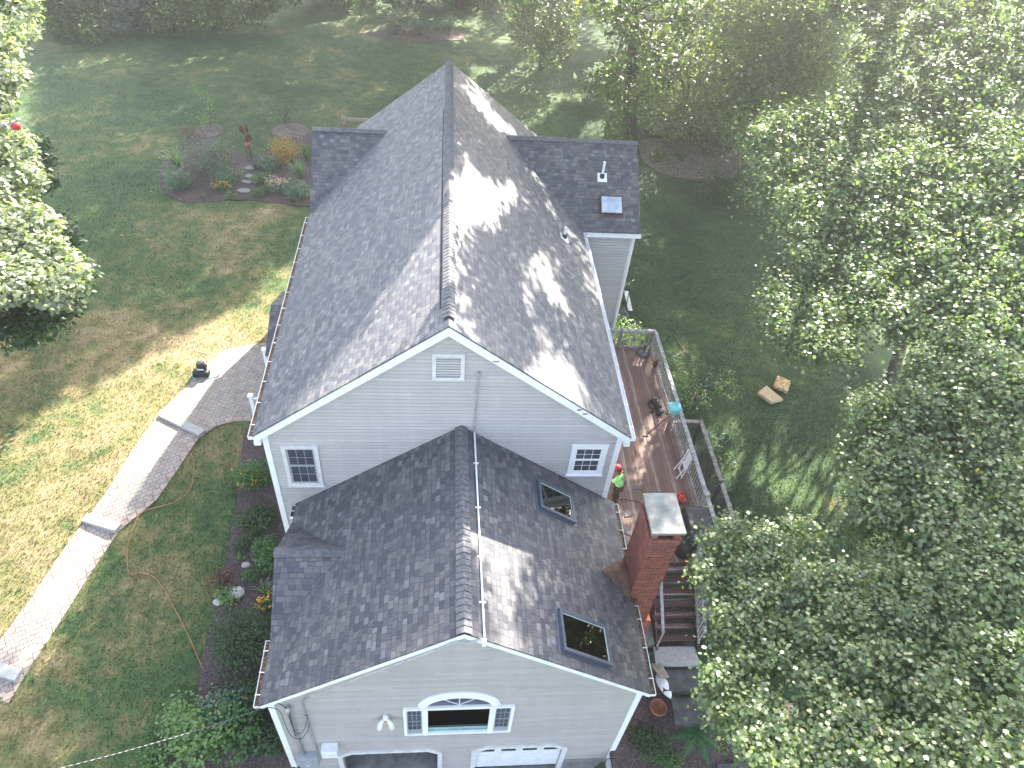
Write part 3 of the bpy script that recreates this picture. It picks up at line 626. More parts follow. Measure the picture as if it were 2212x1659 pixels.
# ---- windows
def frame_rect(m, x0, x1, z0, z1, w, y0, y1):
    m.bb((x0, y0, z0), (x0+w, y1, z1)); m.bb((x1-w, y0, z0), (x1, y1, z1)); m.bb((x0+w, y0, z1-w), (x1-w, y1, z1)); m.bb((x0+w, y0, z0), (x1-w, y1, z0+w))
def dh_window(x0, x1, z0, z1, y, mat_f, glassm, cols=3, rows=2, case=.11, sill=True, dark_low=False, blind=False):
    m = MB(); frame_rect(m, x0, x1, z0, z1, case, y-.045, y-.001)
    m.bb((x0-.02, y-.06, z1), (x1+.02, y-.001, z1+.03))
    if sill: m.bb((x0-.03, y-.09, z0-.03), (x1+.03, y-.001, z0+.0))
    w = m.build('window', mat_f, house)
    a, b, c, d = x0+case, x1-case, z0+case, z1-case; mid = (c+d)/2
    s = MB(); frame_rect(s, a, b, mid, d, .05, y-.020, y-.003); frame_rect(s, a, b, c, mid+.04, .055, y-.032, y-.016)
    for (zz0, zz1, yy) in ((mid+.03, d-.05, y-.014), (c+.055, mid-.0, y-.026)):
        for i in range(1, cols): xx = a+.05+(b-a-.1)*i/cols; s.bb((xx-.007, yy-.003, zz0), (xx+.007, yy+.0, zz1))
        for i in range(1, rows): zz = zz0+(zz1-zz0)*i/rows; s.bb((a+.05, yy-.004, zz-.007), (b-.05, yy+.001, zz+.007))
    s.build('sash', M['boxm'] if x0 < 0 else mat_f, w)
    p = MB(); p.bb((a+.02, y-.011, mid), (b-.02, y-.009, d-.02)); p.bb((a+.02, y-.023, c+.02), (b-.02, y-.021, mid+.02)); p.build('pane', glassm, w)
    if blind: q = MB(); q.bb((a+.04, y-.016, mid+.03), (b-.04, y-.0155, d-.2)); 
    return w
dh_window(-4.42, -3.45, -2.30, -.61, 0, M['rtrim'], M['glass'], 3, 2)
dh_window(3.47, 4.49, -1.81, -.55, 0, M['trim'], M['glass'], 3, 2, .12)
# louvre vent
m = MB(); frame_rect(m, -.39, .41, 1.92, 2.80, .1, -.05, -.001)
vent = m.build('gable_vent', M['rtrim'], house)
m = MB(); m.bb((-.3, -.008, 2.02), (.32, -.002, 2.70)); m.build('vent_screen', M['dark'], vent)
m = MB()
for i in range(8): z = 2.05+i*.083; m.box((.01, -.022, z+.03), (.62, .010, .052), M=Matrix.Rotation(R(-20), 3, 'X'))
m.build('louvres', M['siding'], vent)
# patches of lost paint on the rake
for (x, z) in ((1.16, H1-M1*1.16-.2), (3.42, H1-M1*3.42-.13), (3.58, H1-M1*3.58-.16), (4.55, -.26)):
    m = MB(); n = 7; pts = [(x+random.uniform(.05, .13)*math.cos(t), z+random.uniform(.02, .06)*math.sin(t)-M1*random.uniform(.0, .01)) for t in [2*math.pi*i/n for i in range(n)]]
    m.prism(pts, -.2025, -.2012, lambda a, b, w: (a, w, b)); m.build('bare_wood_patch', M['stainp'], house)
# Palladian window of the garage gable
Y = -LG
m = MB()
frame_rect(m, -1.02, -.47, -5.80, -4.08, .08, Y-.06, Y-.001); frame_rect(m, 1.24, 1.80, -5.80, -4.08, .08, Y-.06, Y-.001)
m.bb((-.47, Y-.06, -5.80), (1.24, Y-.001, -5.68)); m.bb((-.47, Y-.06, -4.16), (1.24, Y-.001, -4.02)); m.bb((-.53, Y-.07, -5.80), (-.40, Y-.002, -4.0)); m.bb((1.17, Y-.07, -5.80), (1.30, Y-.002, -4.0))
outer = [(AC[0]+.98*math.cos(t), -4.02+.76*math.sin(t)) for t in [math.pi*i/20 for i in range(21)]]
inner = [(AC[0]+.82*math.cos(t), -4.019+.58*math.sin(t)) for t in [math.pi*i/20 for i in range(21)]][::-1]
m.prism(outer+inner, Y-.07, Y-.0015, lambda a, b, w: (a, w, b))
outer2 = [(AC[0]+1.04*math.cos(t), -4.02+.82*math.sin(t)) for t in [math.pi*i/20 for i in range(21)]]
inner2 = [(AC[0]+.98*math.cos(t), -4.019+.76*math.sin(t)) for t in [math.pi*i/20 for i in range(21)]][::-1]
m.prism(outer2+inner2, Y-.04, Y-.001, lambda a, b, w: (a, w, b))
aw = m.build('window', M['trim'], house)
for a, b in ((-.94, -.55), (1.32, 1.72)):
    s = MB(); c, d = -5.70, -4.16; mid = -4.93; frame_rect(s, a, b, mid, d, .03, Y-.025, Y-.006); frame_rect(s, a, b, c, mid+.03, .03, Y-.036, Y-.018)
    for zz0, zz1, yy in ((mid+.03, d-.03, Y-.016), (c+.25, mid, Y-.03)):
        for i in (1, 2): xx = a+.03+(b-a-.06)*i/3; s.bb((xx-.006, yy-.004, zz0), (xx+.006, yy, zz1))
        zz = (zz0+zz1)/2; s.bb((a+.03, yy-.005, zz-.006), (b-.03, yy+.001, zz+.006))
    s.bb((a+.03, Y-.03, c+.03), (b-.03, Y-.027, c+.25)); s.build('sash', M['boxm'], aw)
    p = MB(); p.bb((a+.02, Y-.014, mid), (b-.02, Y-.012, d-.02)); p.bb((a+.02, Y-.022, c+.02), (b-.02, Y-.020, mid)); p.build('pane', M['glass'], aw)
p = MB(); p.prism([(AC[0]+.84*math.cos(t), -4.01+.60*math.sin(t)) for t in [math.pi*i/16 for i in range(17)]], Y+.012, Y+.018, lambda a, b, w: (a, w, b)); p.build('pane', M['glass'], aw)
p = MB()
for t in (50, 90, 130): p.beam((AC[0], Y+.004, -4.0), (AC[0]+.83*math.cos(R(t)), Y+.004, -4.01+.59*math.sin(R(t))), .02, .01, up=(0, 1, 0))
p.build('muntin', M['trim'], aw)
p = MB(); p.bb((-.47, Y+.02, -5.66), (1.24, Y+.026, -5.50)); frame_rect(p, -.468, 1.238, -5.678, -4.162, .03, Y+.01, Y+.05); p.build('sill', M['pane'], aw)
# garage doors: casing with clipped corners
def casing(a, b, top, cut=.28, w=.13):
    o = [(a-w, zf), (a-w, top-cut*.75+w*.4), (a+cut-w*.4, top+w), (b-cut+w*.4, top+w), (b+w, top-cut*.75+w*.4), (b+w, zf), (b, zf), (b, top-cut*.75), (b-cut, top), (a+cut, top), (a, top-cut*.75), (a, zf)]
    m = MB(); m.prism(o, Y-.05, Y-.002, lambda p, q, v: (p, v, q)); return m
m = casing(*D1, DT); gd1 = m.build('garage_doorway', M['rtrim'], house)
m = casing(*D2, DT, .3, .14); gd2 = m.build('garage_doorway', M['rtrim'], house)
# partly raised sectional door
m = MB(); x0, x1 = D2[0]+.01, D2[1]-.01; zb = -8.76
yd = Y+.025; m.bb((x0, yd+.02, zb), (x1, yd+.05, DT+.05))
rows = [(DT-.50, DT-.02), (DT-1.02, DT-.55), (zb+.03, DT-1.07)]
cw = (x1-x0)/4
for (a, b) in rows:
    for i in range(4):
        X0, X1 = x0+cw*i+.08, x0+cw*(i+1)-.08
        if b > DT-.1: frame_rect(m, X0-.02, X1+.02, b-.42, b-.10, .04, yd, yd+.019)
        else: m.bb((X0, yd+.006, a+.03), (X1, yd+.019, b-.03))
gd = m.build('garage_door', M['wplast'], house)
m = MB()
for i in range(4): m.bb((x0+cw*i+.1, yd+.012, DT-.41), (x0+cw*(i+1)-.1, yd+.016, DT-.15))
m.build('pane', M['dark'], gd)
# floodlight
fl = MB(); fl.lathe([(.001, 0), (.07, .0), (.08, .03), (.06, .07), (.001, .08)], (-1.46, Y-.05, -4.52), 12)
fl.tube([(-1.46, Y-.03, -4.5), (-1.46, Y-.13, -4.53)], .05, 8); f_ = fl.build('floodlight', M['wplast'], house, True)
for s in (-1, 1):
    b_ = MB(); b_.tube([(-1.46+s*.05, Y-.1, -4.52), (-1.46+s*.12, Y-.16, -4.6), (-1.46+s*.16, Y-.22, -4.76)], [.04, .06, .085], 10); b_.build('lamp_head', M['wplast'], f_, True)
b_ = MB(); b_.tube([(-1.46, Y-.12, -4.6), (-1.46, Y-.14, -4.72)], .035, 8); b_.build('sensor', M['yellow'], f_)
# conduit run over the roof and down the gables
def onGR(x, y, dz=.05): return (x, y, H2-M2*abs(x-X2)+dz)
P = [hit(1034, 808, 'y', -.06), hit(1028, 880, 'y', -.06), hit(1026, 915, 'y', -.06)]
xc = P[2][0]
m = MB(); m.tube([tuple(p) for p in P]+[(xc, -.06, onGR(xc, 0)[2]+.02)], .022, 8); m.tube([tuple(P[0]+np.array([0, 0, -.05])), tuple(P[0]+np.array([0, -.0, .06]))], .045, 8)
m.build('conduit', M['conduit'], house)
endp = hit(1047, 1375, 'y', -LG-.2); xe_ = float(endp[0])
m = MB(); m.tube([onGR(xc, -.06), onGR(xc+(xe_-xc)*.5, -2.9), onGR(xe_, -LG-.16)], .024, 8)
for t in (.18, .42, .66, .86): x = xc+(xe_-xc)*t; y = -.06+(-LG-.1)*t; m.bb((x-.07, y-.02, onGR(x, y)[2]-.03), (x+.07, y+.02, onGR(x, y)[2]+.005))
m.box((xe_, -LG-.23, onGR(xe_, 0)[2]-.12), (.08, .09, .2)); m.build('conduit', M['pvc'], house)
q_ = [hit(u, v, 'y', -LG-.235) for u, v in ((1047, 1379), (1015, 1389), (990, 1387), (983, 1387))]
q2 = [hit(u, v, 'y', -LG-.235) for u, v in ((940, 1405), (860, 1434), (790, 1459), (710, 1489), (672, 1504))]
q3 = [hit(u, v, 'y', -LG-.04) for u, v in ((656, 1512), (653, 1520), (658, 1540), (672, 1585), (690, 1640))]
m = MB(); m.tube([tuple(p) for p in q_+q2], .02, 8); m.tube([tuple(q2[-1])]+[tuple(p) for p in q3], .022, 8); m.build('conduit', M['conduit'], house)
# service mast, meter box, cream box
mast = [hit(u, v, 'y', -LG-.07) for u, v in ((622, 1528), (625, 1545), (640, 1590), (657, 1636))]
m = MB(); m.tube([tuple(p) for p in mast], .045, 10); m.tube([tuple(mast[0]+np.array([0, 0, -.12])), tuple(mast[0]+np.array([0, -.05, .02])), tuple(mast[0]+np.array([-.02, -.12, -.06]))], [.06, .08, .05], 10); m.build('service_mast', M['conduit'], house, True)
a = hit(643, 1640, 'y', -LG-.2)
m = MB(); m.bb((a[0]-.02, -LG-.2, a[2]-.7), (a[0]+.50, -LG-.003, a[2]-.02)); m.lathe([(.1, -.04), (.12, 0), (.1, .03), (.001, .04)], (a[0]+.25, -LG-.2, a[2]-.3), 12); m.build('meter_box', M['boxm'], house, bevel=.01)
a = hit(692, 1629, 'y', -LG-.3)
m = MB(); m.bb((a[0], -LG-.28, a[2]-.42), (a[0]+.42, -LG-.003, a[2])); m.build('utility_box', M['wplast'], house, bevel=.02)
# drip loops of the service drop on the wall
def curve_on(us, y, r, mat, name, par=None):
    P = [hit(u, v, 'y', y) for u, v in us]; m = MB(); m.tube([tuple(p) for p in crv([tuple(p) for p in P])], r, 5); return m.build(name, mat, par if par is not None else house, True)
def crv(P, k=6):
    """Catmull-Rom through the points"""
    P = [np.array(p, float) for p in P]; Q = [2*P[0]-P[1]]+P+[2*P[-1]-P[-2]]; out = []
    for i in range(1, len(Q)-2):
        for j in range(k):
            t = j/k; a, b, c, d = Q[i-1], Q[i], Q[i+1], Q[i+2]
            out.append(.5*((2*b)+(-a+c)*t+(2*a-5*b+4*c-d)*t*t+(-a+3*b-3*c+d)*t**3))
    return out+[P[-1]]
curve_on([(575, 1525), (600, 1520), (618, 1530), (627, 1548), (636, 1583), (640, 1590)], -LG-.12, .012, M['blackc'], 'drip_loop')
curve_on([(622, 1545), (640, 1583), (656, 1578), (664, 1548), (656, 1545)], -LG-.16, .008, M['blackc'], 'drip_loop')
curve_on([(576, 1527), (603, 1535), (614, 1560), (622, 1578), (632, 1592), (650, 1596), (664, 1580), (668, 1565)], -LG-.14, .009, M['blackc'], 'drip_loop')
# ---- skylights on the garage roof
def skylight(a, b, c, d, mp, frame, glassm, raise_=.12, inner=True, fw=.07):
    m = MB(); o = [(a-fw, c-fw), (b+fw, c-fw), (b+fw, d+fw), (a-fw, d+fw)]; i = [(a+.01, c+.01), (b-.01, c+.01), (b-.01, d-.01), (a+.01, d-.01)]
    m.prism([o, i], -.02, raise_, mp); o2 = [(a-fw-.06, c-fw-.10), (b+fw+.06, c-fw-.10), (b+fw+.06, d+fw+.08), (a-fw-.06, d+fw+.08)]
    m.prism([o2, o], .002, .016, mp); s = m.build('skylight', frame, house)
    if inner:
        m = MB(); m.prism([[(a, c), (b, c), (b, d), (a, d)], [(a+.03, c+.03), (b-.03, c+.03), (b-.03, d-.03), (a+.03, d-.03)]], raise_-.03, -.55, mp); m.build('light_well', M['welltrim'], s)
        m = MB(); m.prism([(a+.031, c+.031), (b-.031, c+.031), (b-.031, d-.031), (a+.031, d-.031)], raise_-.05, raise_-.044, mp); m.build('pane', clearglass(), s)
    else:
        m = MB(); m.prism([(a-fw*.4, c-fw*.4), (b+fw*.4, c-fw*.4), (b+fw*.4, d+fw*.4), (a-fw*.4, d+fw*.4)], raise_+.001, raise_+.02, mp); m.build('pane', glassm, s)
    return s
_cg = []
def clearglass():
    if _cg: return _cg[0]
    m, nt, b = newmat('clear_pane'); g = N(nt)
    t = g.n('BsdfTransparent'); t.inputs[0].default_value = (.72, .84, .82, 1); gl = g.n('BsdfGlossy'); gl.inputs['Roughness'].default_value = .03
    f = g.n('Fresnel'); f.inputs[0].default_value = 1.5; mx = g.n('MixShader'); g.l(g.m('ADD', f.outputs[0], .06), mx.inputs[0]); g.l(t.outputs[0], mx.inputs[1]); g.l(gl.outputs[0], mx.inputs[2]); g.l(mx.outputs[0], nt.nodes['Material Output'].inputs['Surface'])
    _cg.append(m); return m
for k, (a, b, c, d) in enumerate(SK): skylight(a, b, c, d, mpGR, M['clad'], M['pane'])
# wing skylight: mp for the wing front plane
pw = (HR-.053)/DR; cw_ = math.hypot(1, pw)
def mpW(u, v, w): y = DR-v/cw_; return (u, YR-(y+w*pw/cw_), HR-pw*y+w/cw_)
skylight(5.72, 6.44, (10.50-(YR-DR))*cw_, (10.98-(YR-DR))*cw_, mpW, M['copper'], M['skyglass'], .14, False, .05)
# vent pipes
def pipe(P, h, name='vent_pipe', sn=(0, 0, 1)):
    m = MB(); m.tube([(P[0], P[1], P[2]-.05), (P[0], P[1], P[2]+h)], .048, 12); p = m.build(name, M['pvc'], house, False)
    q = MB(); q.lathe([(.10, -.02), (.085, .10), (.06, .14), (.055, .15)], P, 12); q.build('boot', M['black'], p, True)
    q = MB(); n = Vector(sn).normalized(); rot = n.to_track_quat('Z', 'Y').to_matrix(); q.box((P[0], P[1]-.04*n.z, P[2]+.0), (.36, .36, .02), M=rot); q.build('flashing', M['gut'], p)
pipe((5.78, 11.70, HR-pw*(YR-11.70)), .62, sn=(0, -pw, 1)); pipe((4.03, 8.38, H1-M1*4.03), .42, sn=(M1, 0, 1))
# ---- chimney
CX0, CX1, CY0, CY1 = 5.0, 5.74, -3.22, -2.12
m = MB(); m.bb((CX0, CY0, -8.0), (CX1, CY1, -.32)); m.bb((CX0-.03, CY0-.03, -.55), (CX1+.03, CY1+.03, -.32)); m.bb((CX0-.0, CY0-.04, -8.0), (CX1+.12, CY1+.04, -4.4))
for (x, y) in ((CX0+.01, CY0+.01), (CX1-.17, CY0+.01), (CX0+.01, CY1-.17), (CX1-.17, CY1-.17)): m.bb((x, y, -.319), (x+.16, y+.16, -.09))
ch = m.build('chimney', M['brick'], house)
m = MB(); m.bb((4.95, -3.28, -.09), (5.81, -2.06, .0)); m.build('chimney_cap', M['capstone'], ch, bevel=.01)
m = MB(); m.bb((CX0+.2, CY0+.12, -.319), (CX1-.2, CY1-.12, -.12)); m.build('flue', M['slab'], ch)
# copper cricket
ap = (4.22, -2.75, H2-M2*(4.22-X2)+.03)
f1 = (CX0+.0, CY0-.12, H2-M2*(CX0-X2)+.03); f2 = (CX0+.0, CY1+.10, H2-M2*(CX0-X2)+.03); rd = (CX0, -2.75, -2.62)
m = MB(); m.add([ap, f1, f2, rd, (ap[0], ap[1], ap[2]-.06), (f1[0], f1[1], f1[2]-.06), (f2[0], f2[1], f2[2]-.06)], [(0, 1, 3), (0, 3, 2), (4, 6, 5), (0, 4, 5, 1), (0, 2, 6, 4), (1, 5, 6, 2), (1, 2, 3)])
m.bb((CX0-.01, CY0-.10, E2-.05), (X2+W2+.1, CY0-.042, E2+.05)); m.build('flashing', M['copper'], ch)
# ---- front porch on the left
pz = -4.05
A = hit(570, 755, 'z', pz); B = hit(541, 855, 'z', pz)
pz0 = -5.12
m = MB(); m.bb((A[0]+.05, B[1]-.1, -6.1), (-4.83, A[1]+.1, pz0)); porch = m.build('porch', M['slab'], house)
for p in (A, B):
    m = MB(); m.bb((p[0]-.06, p[1]-.06, -6.0), (p[0]+.06, p[1]+.06, pz)); m.bb((p[0]-.09, p[1]-.09, pz), (p[0]+.09, p[1]+.09, pz+.05)); m.build('newel_post', M['trim'], porch)
    m = MB(); m.beam((p[0]+.05, p[1], pz-.12), (-4.84, p[1], pz-.12), .06, .06); m.beam((p[0]+.05, p[1], pz0+.12), (-4.84, p[1], pz0+.12), .05, .05)
    n = 9
    for i in range(1, n): x = p[0]+(-4.84-p[0])*i/n; m.bb((x-.018, p[1]-.018, pz0+.12), (x+.018, p[1]+.018, pz-.12))
    m.build('railing', M['trim'], porch)
# porch roof
e1 = hit(585, 658, 'z', -2.2); e2 = hit(581, 755, 'z', -3.0)
xe = float(e1[0]); yr_ = float(e1[1]); run = yr_-float(hit(581, 768, 'z', -3.0)[1]); pit = .8/run; cc = math.hypot(1, pit)
for s in (-1, 1):
    def mp(u, v, w, s=s): y = run-v/cc; return (u, yr_+s*(y+w*pit/cc), -2.2-pit*y+w/cc)
    roofplane('roof', [(xe, 0), (-4.83, 0), (-4.83, run*cc), (xe, run*cc)], mp)
m = MB(); m.prism([(yr_-run, -3.06), (yr_+run, -3.06), (yr_, -2.27)], xe+.05, xe+.08, lambda a, b, w: (w, a, b)); m.build('wall', M['siding'], house)
for yy in (yr_-run+.15, yr_+run-.15):
    m = MB(); m.bb((xe+.08, yy-.07, pz0), (xe+.22, yy+.07, -3.06)); m.build('porch_post', M['trim'], house)
# retaining wall at the right front corner
m = MB(); m.prism([(gx1-.1, -LG-.05), (gx1+.25, -LG-.12), (gx1+1.3, -LG-1.5), (gx1+1.25, -LG-1.9), (gx1-.1, -LG-1.7)], -9.3, -8.22, lambda a, b, w: (a, b, w))
tag(m.build('retaining_wall', M['wplast']), 'low white wall at the right front corner of the garage', 'wall')
# ------------------------------------------------------------------ deck
ZD = -5.05; DX = 8.52; DY1 = 9.25; DY0 = -.95
deck = empty('deck', (6.7, 4, -6.6), 'red brown plank deck with weathered grey railings along the back of the house', 'deck')
m = MB(); m.bb((4.985, DY0, ZD-.04), (DX, 0.05, ZD)); m.bb((4.825, .05, ZD-.04), (DX, DY1, ZD)); m.build('deck_boards', M['deck'], deck)
m = MB(); m.bb((4.9, DY0+.02, ZD-.3), (DX-.02, DY0+.06, ZD-.042)); m.bb((DX-.06, DY0+.06, ZD-.3), (DX-.02, DY1-.02, ZD-.042)); m.bb((4.9, DY1-.06, ZD-.3), (DX-.06, DY1-.02, ZD-.042)); m.build('rim_joist', M['stair'], deck)
for y in (DY0+.3, 2.2, 5.5, DY1-.3):
    m = MB(); m.bb((DX-.25, y-.07, -7), (DX-.11, y+.07, ZD-.05)); m.build('post', M['rail'], deck)
def railing(p, q, z, h=.95, name='railing', mat='rail', step=.155, post=True, top=.14):
    p, q = Vector((*p, z)), Vector((*q, z)); d = q-p; L = d.length; d.normalize(); up = Vector((0, 0, 1))
    m = MB(); m.beam(p+up*h, q+up*h, top, .04); r = m.build(name, M[mat], deck)
    m = MB(); m.beam(p+up*(h-.10), q+up*(h-.10), .035, .09); m.beam(p+up*.10, q+up*.10, .035, .09)
    n = int(L/step)
    for i in range(1, n): c = p+d*(L*i/n); m.beam(c+up*.02, c+up*(h-.03), .032, .032, up=(1, 0, 0))
    m.build('baluster_panel', M[mat], r)
    if post:
        for c in (p, q):
            m = MB(); m.beam(c-up*.25, c+up*(h+.0), .09, .09, up=(1, 0, 0)); m.build('post', M[mat], r)
railing((4.95 if False else 7.15, DY1-.04), (DX-.0, DY1-.04), ZD); railing((4.9, DY1-.04), (7.1, DY1-.04), ZD)
railing((DX, DY1-.1), (DX, 5.2), ZD); railing((DX, 5.15), (DX, 1.0), ZD); railing((DX, .9), (DX, DY0), ZD)
railing((DX, DY0), (7.85, DY0), ZD)
pc = MB(); pc.box((DX, .95, ZD+.99), (.2, .2, .06)); pc.box((DX, .95, ZD+.5), (.11, .11, 1.0)); pc.build('post_cap', M['rail'], deck, bevel=.01)
# stairs toward the garage front
st = empty('staircase', (7.2, -2, -6.6), 'dark wooden stairs with a grey handrail running down beside the brick chimney', 'stairs')
for i in range(7):
    z = ZD-.19*(i+1); y = DY0-.285*i
    m = MB(); m.bb((6.58, y-.27, z-.035), (7.82, y-.02, z)); m.build('tread', M['stair'], st)
yb = DY0-.285*7; zb_ = ZD-.19*7
for x in (6.55, 7.85):
    m = MB(); m.beam((x, DY0, ZD-.16), (x, yb-.15, zb_-.25), .045, .25); m.build('stringer', M['stair'], st)
    m = MB(); m.beam((x, DY0-.05, ZD+.86), (x, yb-.1, zb_+.78), .09, .04); 
    if x > 7: m.beam((x, DY0-.05, ZD+.1), (x, yb-.1, zb_+.0), .035, .08)
    for k in range(15 if x > 7 else 2):
        t = (k+.5)/15 if x > 7 else k; y = DY0-.08+(yb-.02-DY0)*t; zz = ZD+.02+(zb_-ZD)*t; m.bb((x-.02, y-.02, zz+(-.2)), (x+.02, y+.02, zz+.84))
    m.build('handrail', M['rail'], st)
# slabs at the foot
for (x0, x1, y0, y1, z, mt, lb) in ((6.42, 7.80, -3.62, -3.02, -6.55, 'slab', 'rough grey granite slab at the foot of the deck stairs'), (6.55, 7.85, -4.35, -3.68, -6.72, 'slate', 'dark slate step just below the granite slab'), (6.75, 8.05, -5.25, -4.42, -6.92, 'slate', 'leaf strewn dark slate step above the fern'), (7.9, 9.1, -7.15, -6.1, -7.6, 'slate', 'dark slate step at the very bottom edge of the photo'), ):
    m = MB(); m.prism([(x0, y0+.03), (x0+.04, y1), (x1-.03, y1-.02), (x1, y0)], z-.16, z, lambda a, b, c: (a, b, c)); tag(m.build('stone_step', M[mt], bevel=.012), lb, 'step', 'slabs stepping down beside the garage')
m = MB(); m.prism([(6.12, -2.95), (6.50, -2.98), (6.52, -1.75), (6.14, -1.72)], -6.75, -6.45, lambda a, b, c: (a, b, c)); tag(m.build('granite_block', simple('speckled_granite', (.20, .21, .20), .8, var=.5, scale=25, bump=.5), bevel=.02), 'long speckled granite block between the chimney and the stairs', 'stone block')
# lattice screen
lf = empty('lattice_fence', (9.72, 2.5, -6.6), 'dark lattice screen with a weathered top board standing outside the deck railing', 'fence')
zl = -5.0; xl = 9.62
for a, b in (((8.6, 5.02), (xl, 5.02)), ((xl, 5.08), (xl, 2.2)), ((xl, 2.12), (xl, -.9))):
    m = MB(); m.beam((*a, zl), (*b, zl-(.06 if b[1] < 1 else 0)), .15, .045); m.build('top_board', M['lattop'], lf)
m = MB(); m.beam((8.62, 5.0, zl-.1), (8.62, -1, zl-.1), .04, .15); m.build('ledger', M['latt'], lf)
for y in (5.02, 2.16, -.8):
    m = MB(); m.bb((xl-.05, y-.05, -6.9), (xl+.05, y+.05, zl-.02)); m.build('post', M['latt'], lf)
m = MB()
for k in range(64): 
    y = -.8+k*.092; m.beam((xl-.02, y, -6.75), (xl-.02, y, zl-.06), .02, .012, up=(1, 0, 0))
for k in range(17): z = -6.7+k*.1; m.beam((xl-.035, -.85, z), (xl-.035, 5.0, z), .012, .026)
m.build('lattice_panel', M['latt'], lf)
m = MB()
for k in range(11): x = 8.65+k*.092; m.beam((x, 5.0, -6.75), (x, 5.0, zl-.06), .014, .02, up=(0, 1, 0))
for k in range(17): z = -6.7+k*.1; m.beam((8.6, 4.99, z), (xl, 4.99, z), .012, .026)
m.build('lattice_panel', M['latt'], lf)
m = MB(); m.beam((8.62, 1.6, -5.2), (xl, 2.1, -5.0), .05, .12); m.build('brace', M['latt'], lf)
# ------------------------------------------------------------------ things on the deck
def P_(u, v, z): return hit(u, v, 'z', z)
p = P_(1390, 763, ZD)
t = empty('umbrella_base', p, 'round cast iron parasol base in the back corner of the deck', 'parasol base')
m = MB(); m.lathe([(.30, 0), (.31, .03), (.27, .06), (.12, .09), (.05, .12)], p, 24); m.build('base', M['iron'], t, True)
m = MB(); m.lathe([(.03, .1), (.03, .42), (.045, .43), (.045, .5), (.03, .5)], p, 10); m.build('sleeve', M['black'], t, True)
p = P_(1418, 800, ZD)+np.array([0.02, .25, 0])
t = empty('lantern', p, 'rusty wire lantern standing against the deck railing', 'lantern')
m = MB()
for z in (0, .15, .30, .42): m.tube([(p[0]+.12*math.cos(a), p[1]+.12*math.sin(a), p[2]+z+.01) for a in [2*math.pi*i/14 for i in range(15)]], .01, 5, False)
for i in range(8): a = 2*math.pi*i/8; m.tube([(p[0]+.12*math.cos(a), p[1]+.12*math.sin(a), p[2]), (p[0]+.12*math.cos(a), p[1]+.12*math.sin(a), p[2]+.43)], .007, 4)
m.build('cage', M['rust'], t); m = MB(); m.lathe([(.09, .01), (.09, .25), (.05, .3)], p, 10); m.build('candle_holder', M['rust'], t, True)
# tool belts: sagging black pouches with straps
def toolbelt(u, v, rot, label, s=1.):
    p = P_(u, v, ZD); t = empty('tool_belt', p, label, 'tool belt', 'tool belts dropped on the deck')
    c, s_ = math.cos(rot), math.sin(rot); X = lambda a, b, z: (p[0]+(a*c-b*s_)*s, p[1]+(a*s_+b*c)*s, p[2]+z*s)
    m = MB(); m.blob(X(.0, .0, .10), (.17*s, .22*s, .11*s), jit=.22, seed=int(u)); m.build('pouch', M['black'], t, True)
    m = MB(); m.blob(X(.06, -.2, .08), (.12*s, .11*s, .09*s), jit=.25, seed=int(v)); m.build('pouch', M['black'], t, True)
    m = MB(); m.tube(crv([X(-.1, .2, .05), X(-.25, .1, .04), X(-.28, -.12, .03), X(-.18, -.3, .04), X(-.3, -.42, .03)]), .035*s, 6); m.build('strap', M['black'], t, True)
    m = MB(); m.tube(crv([X(.05, .2, .08), X(.18, .32, .05), X(.3, .25, .03), X(.34, .3, .03)]), .022*s, 6); m.build('strap', M['black'], t, True)
    m = MB(); m.tube(crv([X(-.05, .1, .2), X(.05, .16, .23), X(.1, .05, .21)]), .008, 5); m.tube([X(.02, -.05, .2), X(.12, .02, .22)], .01, 5); m.build('buckle', M['gut'], t)
toolbelt(1415, 873, .2, 'black tool belt with spread straps on the deck, nearer the back railing'); toolbelt(1424, 891, -1.0, 'smaller black tool pouch lying on the deck boards in front of the tool belt', .75)
# turquoise feeder on a black pole inside the rail
p = P_(1398, 942, ZD)
f0 = hit(1395, 942, 'z', ZD); top = hit(1460, 876, 'z', -3.55)
t = empty('bird_feeder', (top[0], top[1], ZD), 'turquoise roofed bird feeder on a black pole at the deck railing', 'bird feeder')
m = MB(); m.tube([(f0[0], f0[1], ZD), (top[0]-.02, top[1]-.02, -3.85)], .018, 6); m.tube([(f0[0]-.1, f0[1], ZD+.01), (f0[0]+.1, f0[1], ZD+.01)], .03, 6); m.build('pole', M['blackc'], t)
m = MB(); m.box((top[0], top[1]-.0, -3.78), (.30, .24, .20)); m.build('box', M['turq'], t)
m = MB(); m.box((top[0]-.02, top[1], -3.60), (.46, .40, .03), M=Matrix.Rotation(.12, 3, 'X') @ Matrix.Rotation(.1, 3, 'Z')); m.build('roof', M['turq'], t, bevel=.01)
